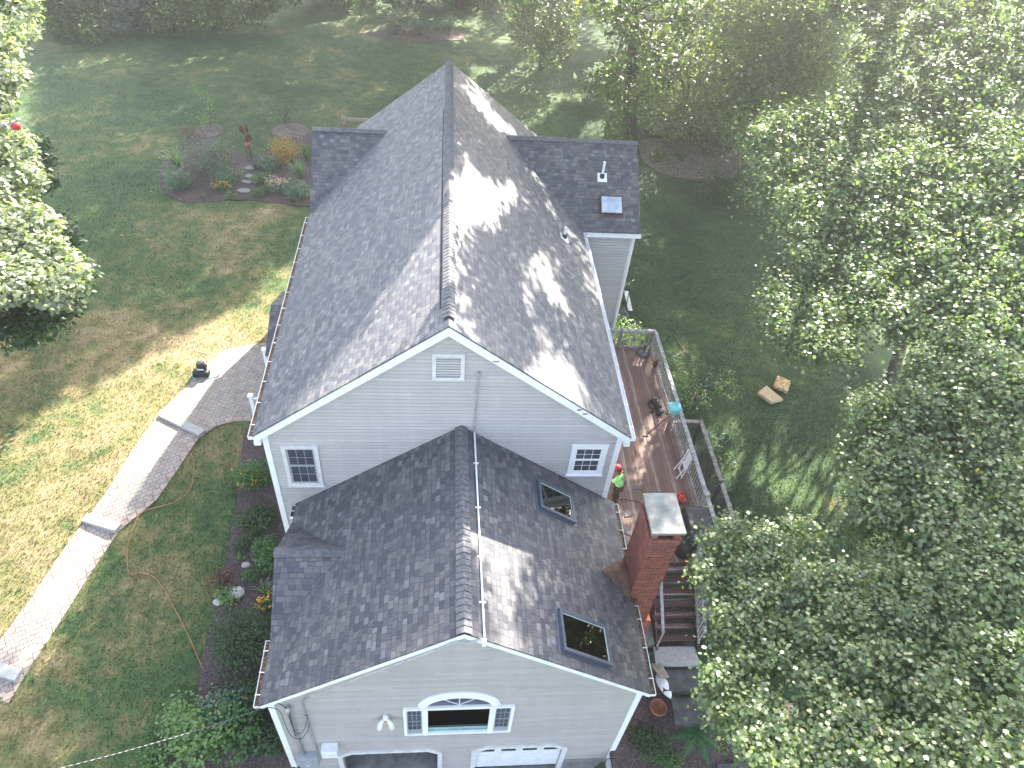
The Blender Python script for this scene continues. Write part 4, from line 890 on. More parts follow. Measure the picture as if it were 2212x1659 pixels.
# white plastic chair folded against the railing
c = P_(1472, 985, ZD)
t = empty('folding_chair', c, 'white folding chair frame leaning on the inside of the deck railing', 'chair')
def LQ(m, P, Q, r=.018): m.tube([P, Q], r, 6)
base = Vector((8.22, 2.55, ZD)); tp = Vector((8.42, 2.72, ZD+.9))
m = MB()
for dy in (-.22, .22): m.beam(base+Vector((0, dy, 0)), tp+Vector((0, dy, 0)), .035, .03)
for k in (.08, .42, .98): a = base.lerp(tp, k); m.beam(a+Vector((0, -.22, 0)), a+Vector((0, .22, 0)), .03, .04)
m.build('frame', M['wplast'], t); m = MB()
for dy in (-.12, -.06, 0, .06, .12): m.beam(base.lerp(tp, .42)+Vector((0.02, dy, 0)), base.lerp(tp, .96)+Vector((.02, dy, 0)), .03, .012)
m.build('slats', M['wplast'], t)
m = MB()
for dy in (-.2, .2): m.beam(base+Vector((-.16, dy, 0)), base.lerp(tp, .6)+Vector((-.02, dy, 0)), .03, .03)
m.build('rear_leg', M['wplast'], t)
# scraps of shingle
SC = [((1403, 1060), (1432, 1063), (1440, 1078), (1408, 1082), 'largest grey shingle scrap on the deck behind the chimney cap'), ((1368, 1052), (1386, 1050), (1388, 1058), (1371, 1057), 'small shingle offcut with a pale torn edge on the deck near the person'),
      ((1348, 1110), (1354, 1098), (1366, 1114), (1350, 1118), 'triangular shingle scrap on the deck by the roof gutter'), ((1342, 1128), (1375, 1155), (1372, 1163), (1346, 1150), 'long strip of grey shingle beside the chimney'), ((1348, 1166), (1366, 1162), (1368, 1176), (1352, 1178), 'dark shingle scrap nearest the foot of the chimney')]
for i, s in enumerate(SC):
    P = [P_(u, v, ZD) for u, v in s[:4]]; m = MB(); m.prism([(q[0], q[1]) for q in P], ZD+.004, ZD+.02+.003*i, lambda a, b, z: (a, b, z)); tag(m.build('shingle_scrap', M['cap']), s[4], 'shingle scrap', 'roofing scraps on the deck')
# grill under its cover, red tool box
g0 = np.array([7.93, -.12, ZD])
t = empty('covered_grill', g0, 'barbecue under a charcoal fabric cover in the corner of the deck', 'grill')
m = MB(); prof = [(-.62, 0), (-.66, .55), (-.60, .92), (-.38, 1.16), (.36, 1.18), (.60, .95), (.66, .5), (.62, 0)]
m.prism(prof, -.34, .36, lambda a, b, w: (g0[0]+w, g0[1]+a, ZD+b+.01)); m.build('cover', M['cover'], t, bevel=.06)
m = MB(); m.prism([(-.3, .9), (-.2, 1.0), (.22, 1.0), (.3, .9)], -.55, -.33, lambda a, b, w: (g0[0]+w, g0[1]+a+.1, ZD+b-.1)); m.build('side_shelf', M['cover'], t, bevel=.03)
p = P_(1475, 1195, ZD+.3)
m = MB(); m.lathe([(.01, 0), (.25, .0), (.27, .5), (.20, .66), (.05, .70)], (7.2+.35, -.62, ZD), 18); tag(m.build('covered_stool', M['black'], smooth=True), 'round black covered drum at the top of the deck stairs', 'drum')
p = P_(1474, 1073, ZD+.2)
t = empty('red_blower', (p[0], p[1], ZD), 'red and black power tool lying beside the covered grill', 'power tool')
m = MB(); m.blob((p[0], p[1], ZD+.17), (.16, .20, .13), jit=.16, seed=4); m.box((p[0]-.02, p[1]+.03, ZD+.27), (.2, .24, .06), .5); m.build('housing', M['red'], t)
m = MB(); m.tube([(p[0]-.1, p[1]-.15, ZD+.1), (p[0]-.22, p[1]-.3, ZD+.05)], .05, 8); m.tube(crv([(p[0]-.1, p[1]+.1, ZD+.26), (p[0], p[1]+.0, ZD+.38), (p[0]+.12, p[1]-.1, ZD+.27)]), .018, 6); m.build('handle', M['black'], t)
m = MB(); m.tube([tuple(q) for q in crv([P_(1335, 1078, ZD+.02), P_(1360, 1080, ZD+.02), P_(1385, 1085, ZD+.02), P_(1410, 1088, ZD+.02), P_(1470, 1085, ZD+.02)])], .010, 5); tag(m.build('air_hose', M['blackc']), 'thin dark hose crossing the deck from the person to the chimney', 'hose')
# ------------------------------------------------------------------ person
def skinned(name, J, E_, mat, par, sub=2, root=0):
    """J joints [(xyz, r)], E_ edges; one continuous surface"""
    me = bpy.data.meshes.new(name); off = worldloc(par); me.from_pydata([tuple(Vector(j[0])-off) for j in J], E_, [])
    o = link(me, name, mat, par); md = o.modifiers.new('skin', 'SKIN'); md.use_smooth_shade = True
    sv = me.skin_vertices[0].data if me.skin_vertices else None
    for i, j in enumerate(J):
        r = j[1] if isinstance(j[1], tuple) else (j[1], j[1]); sv[i].radius = r; sv[i].use_root = (i == root)
    md.branch_smoothing = .4; s = o.modifiers.new('subd', 'SUBSURF'); s.levels = s.render_levels = sub; return o
bx, by = 5.66, 1.30
per = empty('person', (bx, by, ZD), 'person in a lime green shirt, red cap and brown trousers working at the house corner', 'person')
# local frame: facing direction f (toward the wall, slightly away), right r
f_ = Vector((-.80, .60, 0)); r_ = Vector((.60, .80, 0)); U_ = Vector((0, 0, 1))
def B_(fw, rt, up): return tuple(Vector((bx, by, ZD))+f_*fw*1.1+r_*rt*1.12+U_*up*1.02)
J = [(B_(0, 0, .92), .13), (B_(.02, 0, 1.10), .13), (B_(.05, 0, 1.32), .15), (B_(.08, 0, 1.45), .085), (B_(.11, 0, 1.53), .055), (B_(.14, 0, 1.60), .075), (B_(.17, 0, 1.70), .082),
     (B_(.06, .19, 1.41), .062), (B_(.24, .25, 1.24), .048), (B_(.46, .17, 1.32), .036), (B_(.53, .14, 1.34), .030),
     (B_(.06, -.19, 1.41), .062), (B_(.22, -.27, 1.22), .048), (B_(.45, -.22, 1.26), .036), (B_(.52, -.20, 1.28), .030),
     (B_(0, .10, .86), .095), (B_(.05, .12, .48), .068), (B_(-.02, .13, .10), .045), (B_(.10, .14, .05), .040), (B_(0, -.10, .86), .095), (B_(.02, -.13, .48), .068), (B_(-.10, -.15, .10), .045), (B_(.02, -.16, .05), .040)]
E_ = [(0, 1), (1, 2), (2, 3), (3, 4), (4, 5), (5, 6), (3, 7), (7, 8), (8, 9), (9, 10), (3, 11), (11, 12), (12, 13), (13, 14), (0, 15), (15, 16), (16, 17), (17, 18), (0, 19), (19, 20), (20, 21), (21, 22)]
k = len(J)
for base_i, rt in ((10, .14), (14, -.20)):     # five fingers on each hand
    bu = J[base_i][0]
    for j, (dy, dl) in enumerate(((-.03, .07), (-.010, .085), (.012, .08), (.032, .065))):
        J.append((tuple(Vector(bu)+f_*.04+r_*dy), .009)); J.append((tuple(Vector(bu)+f_*(.04+dl)+r_*dy*1.15+U_*(-.015)), .008)); E_ += [(base_i, k), (k, k+1)]; k += 2
    J.append((tuple(Vector(bu)+r_*(-.05 if rt > 0 else .05)+U_*.02+f_*.02), .010)); E_.append((base_i, k)); k += 1
skinned('body', J, E_, M['skin'], per)
# head features
hc = Vector(B_(.17, 0, 1.67))
m = MB(); m.blob(tuple(hc-f_*.012+U_*.02), (.098, .10, .112), jit=.03, seed=2); m.blob(tuple(hc-f_*.06-U_*.05), (.075, .08, .08), jit=.08, seed=3); m.build('hair', M['hair'], per, True)
m = MB(); m.blob(tuple(hc+f_*.095-U_*.02), (.018, .018, .022), jit=0); m.blob(tuple(hc+r_*.092-U_*.02-f_*.01), (.015, .02, .03), jit=0); m.blob(tuple(hc-r_*.092-U_*.02-f_*.01), (.015, .02, .03), jit=0); m.build('face_details', M['skin'], per, True)
m = MB()
pr = [(.108, 0), (.112, .03), (.10, .075), (.07, .105), (.02, .12)]
m.lathe(pr, tuple(hc+U_*.035+f_*.015), 16); m.build('cap', M['redcap'], per, True)
m = MB(); m.prism([(.06, -.085), (.15, -.07), (.205, -.03), (.205, .03), (.15, .07), (.06, .085)], .045, .056, lambda a, b, w: tuple(hc+f_*a+r_*b+U_*w)); m.build('cap_brim', M['redcap'], per)
SJ = [(B_(0, 0, .90), (.175, .135)), (B_(.015, 0, 1.08), (.165, .13)), (B_(.05, 0, 1.28), (.185, .14)), (B_(.08, 0, 1.43), (.12, .10)), (B_(.095, 0, 1.50), .068),
      (B_(.06, .19, 1.41), .085), (B_(.17, .235, 1.29), .068), (B_(.06, -.19, 1.41), .085), (B_(.16, -.245, 1.28), .068)]
skinned('shirt', SJ, [(0, 1), (1, 2), (2, 3), (3, 4), (3, 5), (5, 6), (3, 7), (7, 8)], M['shirt'], per)
PJ = [(B_(0, 0, .90), .15), (B_(0, .09, .82), .115), (B_(.05, .12, .48), .088), (B_(-.02, .13, .13), .068), (B_(0, -.09, .82), .115), (B_(.02, -.13, .48), .088), (B_(-.10, -.15, .13), .068)]
skinned('trousers', PJ, [(0, 1), (1, 2), (2, 3), (0, 4), (4, 5), (5, 6)], M['pants'], per)
for a in ((-.02, .13), (-.10, -.15)):
    m = MB(); m.blob(B_(a[0]+.05, a[1], .055), (.11, .09, .06), jit=.05); m.build('boot', M['boot'], per, True)
m = MB(); m.lathe([(.180, 0), (.185, .05), (.18, .055)], B_(.01, 0, .97), 18, 1, .9); m.build('belt', M['black'], per, True)
m = MB(); m.tube([B_(-.13, -.10, 1.36), B_(-.165, .02, 1.18), B_(-.14, .10, 1.02)], .010, 5); m.tube(crv([B_(-.115, .06, 1.34), B_(-.155, .01, 1.30), B_(-.155, .05, 1.24), B_(-.150, .09, 1.27)]), .012, 5); m.build('shirt_emblem', M['blackc'], per)
m = MB(); m.blob(B_(-.05, .22, .84), (.10, .09, .13), jit=.2, seed=8); m.build('tool_pouch', M['pants'], per, True)
# ------------------------------------------------------------------ lawn things on the right
def cushion(us, label, mt):
    P = [G(u, v) for u, v in us]; z = max(p[2] for p in P); m = MB(); m.prism([(p[0], p[1]) for p in P], z+.01, z+.17, lambda a, b, c: (a, b, c)); return tag(m.build('seat_cushion', M[mt], bevel=.03), label, 'cushion', 'cushions left on the shaded lawn')
cushion([(1634, 853), (1653, 838), (1690, 868), (1664, 874)], 'tan square cushion lying smooth side up on the lawn', 'foam')
M['foam2'] = simple('pitted_foam', (.62, .42, .22), .95, var=.5, scale=11, bump=.8)
o = cushion([(1668, 838), (1677, 816), (1706, 828), (1699, 852)], 'more orange pitted cushion resting against the smooth tan one', 'foam2')
def hose_on(us, mat, r, name, label, cat, grp=None, dz=.03):
    P = [G(u, v, dz) for u, v in us]; m = MB(); m.tube([tuple(q) for q in crv([tuple(p) for p in P])], r, 5); return tag(m.build(name, M[mat], smooth=True), label, cat, grp)
def loop(c, rx, ry, turns=2.2, n=26): return [(c[0]+rx*(1-.08*i/n)*math.cos(turns*2*math.pi*i/n), c[1]+ry*(1-.08*i/n)*math.sin(turns*2*math.pi*i/n)) for i in range(n)]
hz = 'garden hoses on the right lawn'
hose_on([(1404, 745), (1440, 760), (1478, 778), (1510, 788), (1525, 783), (1500, 776), (1479, 760), (1450, 772), (1420, 768)], 'hose', .014, 'garden_hose', 'green hose snaking over the lawn beside the back corner of the deck', 'hose', hz)
hose_on([(1530, 838), (1540, 826)]+loop((1537, 824), 13, 10), 'hose', .012, 'garden_hose', 'coil of green hose behind the thin leafy shrub', 'hose', hz)
hose_on(loop((1566, 945), 11, 9)+[(1560, 960), (1555, 950), (1520, 935), (1475, 905), (1460, 900)], 'hose', .012, 'garden_hose', 'coil of green hose beside the lattice screen', 'hose', hz)
hose_on(loop((1458, 903), 8, 6, 1.5, 18), 'hose', .011, 'garden_hose', 'small loop of green hose at the foot of the deck under the feeder', 'hose', hz)
m = MB(); a = G(1450, 720); b = G(1502, 790); m.tube([(a[0], a[1], a[2]+.05), (b[0], b[1], b[2]+.05)], .025, 6); tag(m.build('black_pole', M['blackc']), 'long thin black pole lying diagonally on the lawn past the deck corner', 'pole')
# shepherd hook, white grate and birdhouse by the wing
p = G(1350, 672); t = empty('hook_stand', p, 'thin black hooked stand by the corner of the side wing', 'plant stand')
m = MB(); q = hit(1363, 612, 'z', p[2]+1.7); m.tube(crv([tuple(p), ((p[0]+q[0])/2, (p[1]+q[1])/2, p[2]+.9), tuple(q), (q[0]+.14, q[1]+.1, q[2]+.10), (q[0]+.28, q[1], q[2]-.02)]), .018, 6); m.build('hook', M['blackc'], t)
p = G(1358, 640); a = G(1352, 632); b = G(1361, 674)
m = MB(); m.beam((a[0], a[1], a[2]+.08), (b[0], b[1], b[2]+.08), .2, .05)
for k in range(1, 14): c = a+(b-a)*k/14; m.beam((c[0]-.09, c[1], c[2]+.108), (c[0]+.09, c[1], c[2]+.108), .012, .012)
tag(m.build('white_grate', M['wplast']), 'narrow white slatted grate lying on the grass by the wing', 'grate')
p = G(1346, 683); m = MB(); m.prism([(-.28, 0), (.28, 0), (0, .42)], -.22, .22, lambda a, b, c: (p[0]+a, p[1]+c, p[2]+b)); tag(m.build('small_tent_box', M['clad'], bevel=.01), 'small grey triangular cover at the base of the wing corner', 'cover')
# tarp, bags, pot near the stair foot
p = G(1530, 1315)
m = MB(); q = [G(1508, 1290, .1), G(1522, 1278, .8), G(1545, 1300, .7), G(1548, 1330, .15), G(1520, 1342, .1)]; c = sum(q)/5+np.array([0, 0, .25])
m.add([tuple(x) for x in q]+[tuple(c)]+[(x[0], x[1], x[2]-.3) for x in q], [(i, (i+1) % 5, 5) for i in range(5)]+[(i, 6+i, 6+(i+1) % 5, (i+1) % 5) for i in range(5)]); tag(m.build('white_tarp', M['wplast']), 'crumpled white tarp beside the stair handrail, partly under the maple', 'tarp')
zz = -7.0
def sack(u, v, r, mt, name, label, cat, z=zz, seed=1, rot=0):
    p = hit(u, v, 'z', z+r[2]); m = MB(); m.blob((0, 0, r[2]), r, jit=.13, seed=seed)
    m.v = [(p[0]+a*math.cos(rot)-b*math.sin(rot), p[1]+a*math.sin(rot)+b*math.cos(rot), z+c) for a, b, c in m.v]; return tag(m.build(name, M[mt], smooth=True), label, cat)
sack(1433, 1478, (.17, .42, .16), 'wplast', 'white_sack', 'long white plastic sack leaning beside the garage wall', 'sack', seed=5, rot=.3)
p = hit(1424, 1449, 'z', -6.6); m = MB()
for k in range(4): m.tube([(p[0]-.16+k*.07, p[1]+.22, -6.62+.02*k), (p[0]+.02+k*.07, p[1]-.22, -6.6)], .045, 7)
tag(m.build('firewood_bundle', M['wood_']), 'small bundle of grey split wood on the white sack', 'firewood')
m = MB(); p = hit(1415, 1425, 'z', -6.6); m.lathe([(.05, -.5), (.20, -.48), (.24, 0), (.20, .02), (.17, -.1)], p, 16); tag(m.build('green_bin', M['pot'], smooth=True), 'dark green bin tucked behind the sack under the gutter', 'bin')
m = MB(); p = hit(1422, 1528, 'z', -7.2); m.lathe([(.16, -.35), (.26, 0), (.27, .04), (.23, .04), (.21, -.08), (.01, -.09)], p, 20); pt = tag(m.build('terracotta_pot', M['terra'], smooth=True), 'round terracotta pot with straggly plants under the garage corner', 'pot'); POT = p
# ------------------------------------------------------------------ left lawn
p = G(437, 812)
t = empty('air_compressor', p, 'black compressor bag with pale hoses standing on the sunlit lawn', 'compressor')
m = MB(); m.box((p[0], p[1], p[2]+.16), (.62, .30, .26)); m.build('tank', M['black'], t, bevel=.07)
m = MB(); m.box((p[0]+.03, p[1]+.14, p[2]+.42), (.36, .26, .34)); m.build('motor_housing', M['black'], t, bevel=.06)
m = MB(); m.tube([(p[0]-.12, p[1]-.0, p[2]+.33), (p[0]+.12, p[1]-.0, p[2]+.33)], .03, 8); m.build('label_strip', M['wplast'], t)
m = MB(); m.tube(crv([(p[0]-.28, p[1]-.05, p[2]+.25), (p[0]-.3, p[1]-.2, p[2]+.1), (p[0]-.02, p[1]-.32, p[2]+.03), (p[0]+.06, p[1]-.45, p[2]+.02), (p[0]-.04, p[1]-.5, p[2]+.02), (p[0]-.02, p[1]-.36, p[2]+.03), (p[0]+.26, p[1]-.2, p[2]+.05), (p[0]+.6, p[1]-.05, p[2]+.04)]), .014, 5); m.build('hose', M['turq'], t, True)
m = MB(); m.tube(crv([(p[0]+.05, p[1]+.12, p[2]+.58), (p[0]+.15, p[1]+.2, p[2]+.68), (p[0]+.22, p[1]+.1, p[2]+.55)]), .015, 5); m.build('handle', M['gut'], t)
hose_on([(395, 765), (402, 752), (416, 745), (430, 760), (470, 762), (488, 752), (478, 742)], 'wplast', .006, 'extension_cord', 'thin white cord looped on the grass behind the compressor', 'cord')
hose_on(loop((516, 846), 7, 4, 1.6, 18)+[(508, 860), (508, 880), (520, 893), (540, 888)], 'hose', .013, 'green_tubing', 'small loop of green tubing on the pavers by the porch newel', 'hose')
hose_on([(447, 798), (440, 830), (430, 850), (408, 865), (405, 905), (397, 935), (380, 945), (388, 962), (415, 985), (418, 1025), (408, 1060), (375, 1085), (310, 1105), (290, 1135), (276, 1180), (278, 1235), (305, 1238), (330, 1245), (355, 1275), (385, 1330), (410, 1380), (436, 1440), (447, 1460), (470, 1490)], 'orc', .013, 'extension_cord', 'long orange extension cord winding from the walk down the left lawn', 'cord')
# service drop
a = hit(575, 1527, 'y', -LG-.15); b = a+np.array([-9.5, -7.5, 1.0]); b = CAM+ray(120, 1662)*14.
P = [a+(b-a)*t+np.array([0, 0, -.6*4*t*(1-t)*.25]) for t in np.linspace(0, 1, 30)]
pe = P[-1]+(P[-1]-P[-2])*22; P2 = P+[pe]
t = empty('service_drop', a, 'twisted silver and black power cable crossing the lower left corner to the garage', 'cable')
m = MB(); m.tube([tuple(p) for p in P2], .006, 5); m.build('neutral_wire', M['wiregrey'], t, True)
D = (P[-1]-P[0])/np.linalg.norm(P[-1]-P[0]); n1 = np.cross(D, [0, 0, 1]); n1 /= np.linalg.norm(n1); n2 = np.cross(D, n1)
for ph in (0, math.pi):
    m = MB(); Q = []
    for i in range(260): 
        s = i/259; p = a+(b-a)*s+np.array([0, 0, -.6*s*(1-s)]); Q.append(tuple(p+n1*.011*math.cos(ph+s*110)+n2*.011*math.sin(ph+s*110)))
    m.tube(Q, .0055, 4); m.build('insulated_wire', M['blackc'], t, True)
# rusty sculpture
p = G(541, 345); t = empty('garden_sculpture', p, 'rusty metal bird sculpture on a three legged stand in the flower bed', 'sculpture')
m = MB()
for a_ in (0, 2.1, 4.2): m.tube([(p[0]+.16*math.cos(a_+1), p[1]+.16*math.sin(a_+1), p[2]), (p[0]+.10*math.cos(a_+1), p[1]+.1*math.sin(a_+1), p[2]+.85)], .022, 6)
m.build('stand', M['rust'], t); m = MB(); m.lathe([(.02, 0), (.16, .03), (.2, .07), (.13, .06), (.02, .05)], (p[0], p[1], p[2]+.83), 16); m.build('dish', M['rust'], t, True)
def blade(m, c, w, h, ang, th=.015, bend=.0):
    pts = [(0, 0), (w*.55, h*.25), (w*.6, h*.6), (w*.15, h), (-w*.3, h*.65), (-w*.4, h*.3)]
    ca, sa = math.cos(ang), math.sin(ang); m.prism([(x*ca-y*sa, x*sa+y*ca) for x, y in pts], -th, th, lambda x, y, w_: (c[0]+x, c[1]+w_, c[2]+y))
m = MB(); m.tube([(p[0], p[1], p[2]+.85), (p[0], p[1], p[2]+1.1)], .02, 6); blade(m, (p[0], p[1], p[2]+1.05), .4, .5, -.25); m.build('body', M['rust'], t)
for dx, an in ((-.2, .3), (.2, -.0)):
    m = MB(); blade(m, (p[0]+dx*.6, p[1]+.02, p[2]+1.5), .26 if dx < 0 else -.2, .5, an); m.build('wing', M['rust'], t)
m = MB(); m.tube([(p[0]+.05, p[1]+.02, p[2]+1.4), (p[0]-.1, p[1]+.02, p[2]+1.6)], .012, 5); m.tube([(p[0]+.05, p[1]+.02, p[2]+1.4), (p[0]+.12, p[1]+.02, p[2]+1.6)], .012, 5); m.build('rod', M['rust'], t)
# stepping stones and rocks
for i, (u, v, rx, ry, lb) in enumerate([(540, 366, .26, .22, 'squarish stepping stone nearest the rusty sculpture'), (538, 384, .27, .20, 'palest stepping stone of the bed path, second from the sculpture'), (533, 396, .30, .18, 'thin oval stepping stone, second from the lawn edge'), (528, 415, .38, .24, 'largest pointed stepping stone nearest the lawn edge')]):
    p = G(u, v); m = MB(); n = 9; rg = random.Random(i); m.prism([(p[0]+rx*rg.uniform(.8, 1.1)*math.cos(2*math.pi*k/n), p[1]+ry*rg.uniform(.8, 1.1)*math.sin(2*math.pi*k/n)) for k in range(n)], p[2], p[2]+.13, lambda a, b, c: (a, b, c)); tag(m.build('stepping_stone', M['flag'], bevel=.02), lb, 'stone', 'stepping stones through the flower bed')
for i, (u, v, r, lb) in enumerate([(513, 1284, .26, 'rounded pale rock in the mulch behind the bright green hosta'), (473, 1302, .17, 'narrow pale rock at the lawn edge left of the hosta'), (532, 1222, .15, 'flat leaf shaped rock beside the white striped plant'), (560, 1116, .16, 'pale rock among the leaves by the garage gutter'), (1706, 1535, .26, 'orange brown rock seen through a gap in the maple')]):
    p = G(u, v); m = MB(); m.blob((p[0], p[1], p[2]+r*.35), (r, r*.75, r*.55), jit=.12, seed=i); tag(m.build('rock', M['rock'] if i < 4 else M['foam'], smooth=False), lb, 'rock', 'rocks lying in the beds')
# timber bed edging behind the house, red ornament in the left tree
p = G(742, 268); m = MB(); m.bb((p[0]-.1, p[1]-.1, p[2]), (p[0]+.1, p[1]+.1, p[2]+.5)); m.bb((p[0]+.101, p[1]-.05, p[2]+.25), (p[0]+1.8, p[1]+.05, p[2]+.42)); tag(m.build('timber_edging', M['wood_'], bevel=.01), 'low grey timber edging with a post behind the left roof gable', 'edging')
# ------------------------------------------------------------------ leaves
TPL = {
 'oval': (np.array([[0, 0, 0], [.5, .32, .06], [1, 0, -.05], [.5, -.32, .06]]), [[0, 1, 2, 3]]),
 'maple': (np.array([[0, 0, 0], [.25, .42, .05], [.52, .30, .0], [.62, .52, -.02], [.78, .18, .02], [1.05, 0, -.10], [.78, -.18, .02], [.62, -.52, -.02], [.52, -.30, 0], [.25, -.42, .05]]), None),
 'strap': (np.array([[0, -.03, 0], [0, .03, 0], [.5, .04, .12], [.5, -.04, .12]]), [[0, 1, 2, 3]]),
}
def leafcloud(P, size, nrm, droop=.3, kind='oval', spread=.6, rng=RNG):
    """P (N,3) leaf bases; nrm (N,3) preferred facing; returns V, F"""
    n = len(P); t = TPL['maple' if kind == 'maple' else 'oval'][0]; k = len(t)
    nv = nrm+rng.normal(0, spread, (n, 3)); nv /= np.linalg.norm(nv, axis=1)[:, None]
    d = rng.normal(0, 1, (n, 3)); d[:, 2] -= droop; d -= nv*(d*nv).sum(1)[:, None]; d /= np.linalg.norm(d, axis=1)[:, None]+1e-9
    s = np.cross(nv, d); sz = size*rng.uniform(.7, 1.3, n)
    V = P[:, None, :]+sz[:, None, None]*(t[None, :, 0:1]*d[:, None, :]+t[None, :, 1:2]*s[:, None, :]+t[None, :, 2:3]*nv[:, None, :])
    F = (np.arange(n)[:, None]*k+np.arange(k)[None, :])
    return V.reshape(-1, 3), F
def lumpleaves(C, r, per, size, kind='oval', up=.9, out=.6, flat=.75, droop=.3, spread=.55, rng=RNG, soft=False):
    """C (N,3) lump centres, r (N,) radii, per leaves each: leaves gathered near the surface of each lump"""
    n = len(C); K = n*per; c = np.repeat(C, per, 0); rr = np.repeat(r, per)
    d = rng.normal(0, 1, (K, 3)); d /= np.linalg.norm(d, axis=1)[:, None]
    q = np.abs(rng.normal(0, .62, K)) if (soft or kind == 'maple') else rng.uniform(.35, 1., K)**.5*rng.uniform(.85, 1.12, K)
    P = c+d*(rr*q)[:, None]*np.array([1, 1, flat]); nr = d*out+np.array([0, 0, up])
    return leafcloud(P, size, nr, droop, kind, spread, rng)
def limb(m, a, b, r0, r1, sag=.1, n=6, rg=random):
    a = Vector(a); b = Vector(b); L = (b-a).length; pts = []; 
    off = Vector((rg.uniform(-1, 1), rg.uniform(-1, 1), rg.uniform(-.3, .6)))*L*sag
    for i in range(n+1): t = i/n; pts.append(a.lerp(b, t)+off*math.sin(math.pi*t))
    m.tube(pts, [r0+(r1-r0)*i/n for i in range(n+1)], 7)
def tree(name, label, cat, base, top, r, lumps, lr, per, size, mat, group=None, kind='oval', bark='bark', nl=14, up=.9, out=.6, flat=.75, spread=.55, maxlimb=99, twigs=0):
    base = Vector(base); t = empty(name, base, label, cat, group)
    m = MB(); b2 = Vector(top); limb(m, base-Vector((0, 0, .3)), b2, r, r*.35, .03, 9); m.build('trunk', M[bark], t, True)
    C = np.asarray(lumps, float); rr = np.full(len(C), lr) if np.isscalar(lr) else np.asarray(lr)
    idx = list(range(len(C))); random.shuffle(idx); m = MB()
    for i in idx[:nl]:
        c = Vector(C[i]); f = random.uniform(.35, .95); a = base.lerp(b2, f)
        if (c-a).length > maxlimb: continue
        limb(m, a, c, r*.32*(1.1-f*.6), .02, .12)
    for i in idx[:twigs]:
        c = Vector(C[i]); 
        for _ in range(2): limb(m, c, c+Vector((random.uniform(-1, 1), random.uniform(-1, 1), random.uniform(-.4, .8)))*rr[i]*1.2, .018, .006, .15, 4)
    if m.v: m.build('branches', M[bark], t, True)
    V, F = lumpleaves(C, rr, per, size, kind, up, out, flat, spread=spread); np_mesh('crown', V, F, M[mat], t)
    return t
def poly_pts(poly, n, holes=(), rng=RNG):
    p = np.array(poly, float); lo, hi = p.min(0), p.max(0); out = []
    while len(out) < n:
        x, y = rng.uniform(lo, hi)
        if inpoly(x, y, poly) and not any(inpoly(x, y, h) for h in holes): out.append((x, y))
    return out
def at_dist(u, v, d): r = ray(u, v); return CAM+r/np.linalg.norm(r)*d
def dmap(v): return np.interp(v, [-100, 0, 400, 800, 1200, 1660, 1750], [40, 36, 28, 22.5, 18.5, 15.5, 15])
def boughs(poly, n, holes=(), jit=1.6, dd=0., twig=None):
    """boughs of a tree whose outline is known: each gets its own depth inside the crown"""
    return np.array([at_dist(u, v, float(dmap(v))+dd+abs(RNG.normal(0, jit))) for u, v in poly_pts(poly, n, holes)])
SHADE_C = []   # crowns that stand in the light: (centres, radius)
# ---- the big maples on the right
PA = [(1778, -60), (1790, 20), (1830, 60), (1835, 120), (1860, 170), (1830, 215), (1770, 238), (1700, 232), (1650, 232), (1612, 250), (1612, 290), (1640, 330), (1660, 350), (1635, 372), (1655, 398), (1640, 440), (1665, 480), (1720, 510), (1760, 540), (1900, 560), (2260, 560), (2300, 250), (2300, -100)]
PB = [(1650, 640), (1690, 560), (1760, 545), (1900, 540), (2260, 540), (2260, 900), (2000, 850), (1960, 780), (1880, 690), (1845, 700), (1840, 770), (1800, 760), (1760, 780), (1700, 740), (1660, 700)]
PC = [(1862, 860), (1880, 830), (1930, 870), (1970, 800), (2060, 780), (2260, 820), (2260, 1180), (2000, 1160), (1880, 1130), (1850, 1060), (1830, 1000), (1815, 940), (1850, 900)]
PD = [(1505, 1170), (1560, 1130), (1640, 1120), (1720, 1120), (1780, 1140), (1880, 1140), (1960, 1180), (2100, 1150), (2260, 1160), (2260, 1720), (1660, 1720), (1600, 1600), (1545, 1560), (1520, 1480), (1545, 1400), (1560, 1330), (1520, 1290), (1500, 1230)]
HB = [[(1855, 700), (1920, 690), (1940, 780), (1920, 850), (1850, 860), (1840, 790)], [(1985, 735), (2060, 735), (2060, 800), (1990, 800)]]
HD_ = [[(1760, 1150), (1900, 1150), (1930, 1210), (1830, 1240), (1770, 1220)], [(1690, 1470), (1750, 1470), (1745, 1570), (1690, 1580)]]
A = boughs(PA, 500); tree('maple_tree', 'largest maple filling the upper right corner, its crown silvered by the sun', 'tree', (24, 17, -6.4), (22, 16, 3), .38, A, .80, 225, .132, 'maple', 'maples along the right side', 'maple', nl=26, maxlimb=14, twigs=70)
B = boughs(PB, 290, HB); tree('maple_tree', 'middle right maple whose rounded bough hangs over the shaded lawn beside the two cushions', 'tree', (19.5, 8.5, -6.6), (18, 8.5, 0), .30, B, .60, 220, .115, 'maple', 'maples along the right side', 'maple', nl=20, maxlimb=9, twigs=30)
Cc = boughs(PC, 260); tree('maple_tree', 'right edge maple with pointed boughs reaching in below the middle one', 'tree', (18, 3.0, -6.7), (16.5, 3.4, 0), .28, Cc, .54, 225, .106, 'maple', 'maples along the right side', 'maple', nl=20, maxlimb=9, twigs=30)
Dd = boughs(PD, 620, HD_, 1.3); tree('maple_tree', 'nearest maple in the lower right corner, overlapping the deck stairs', 'tree', (12.2, -3.5, -6.9), (11.5, -3.6, .3), .26, Dd, .42, 205, .095, 'maple', 'maples along the right side', 'maple', nl=34, maxlimb=6, twigs=50)
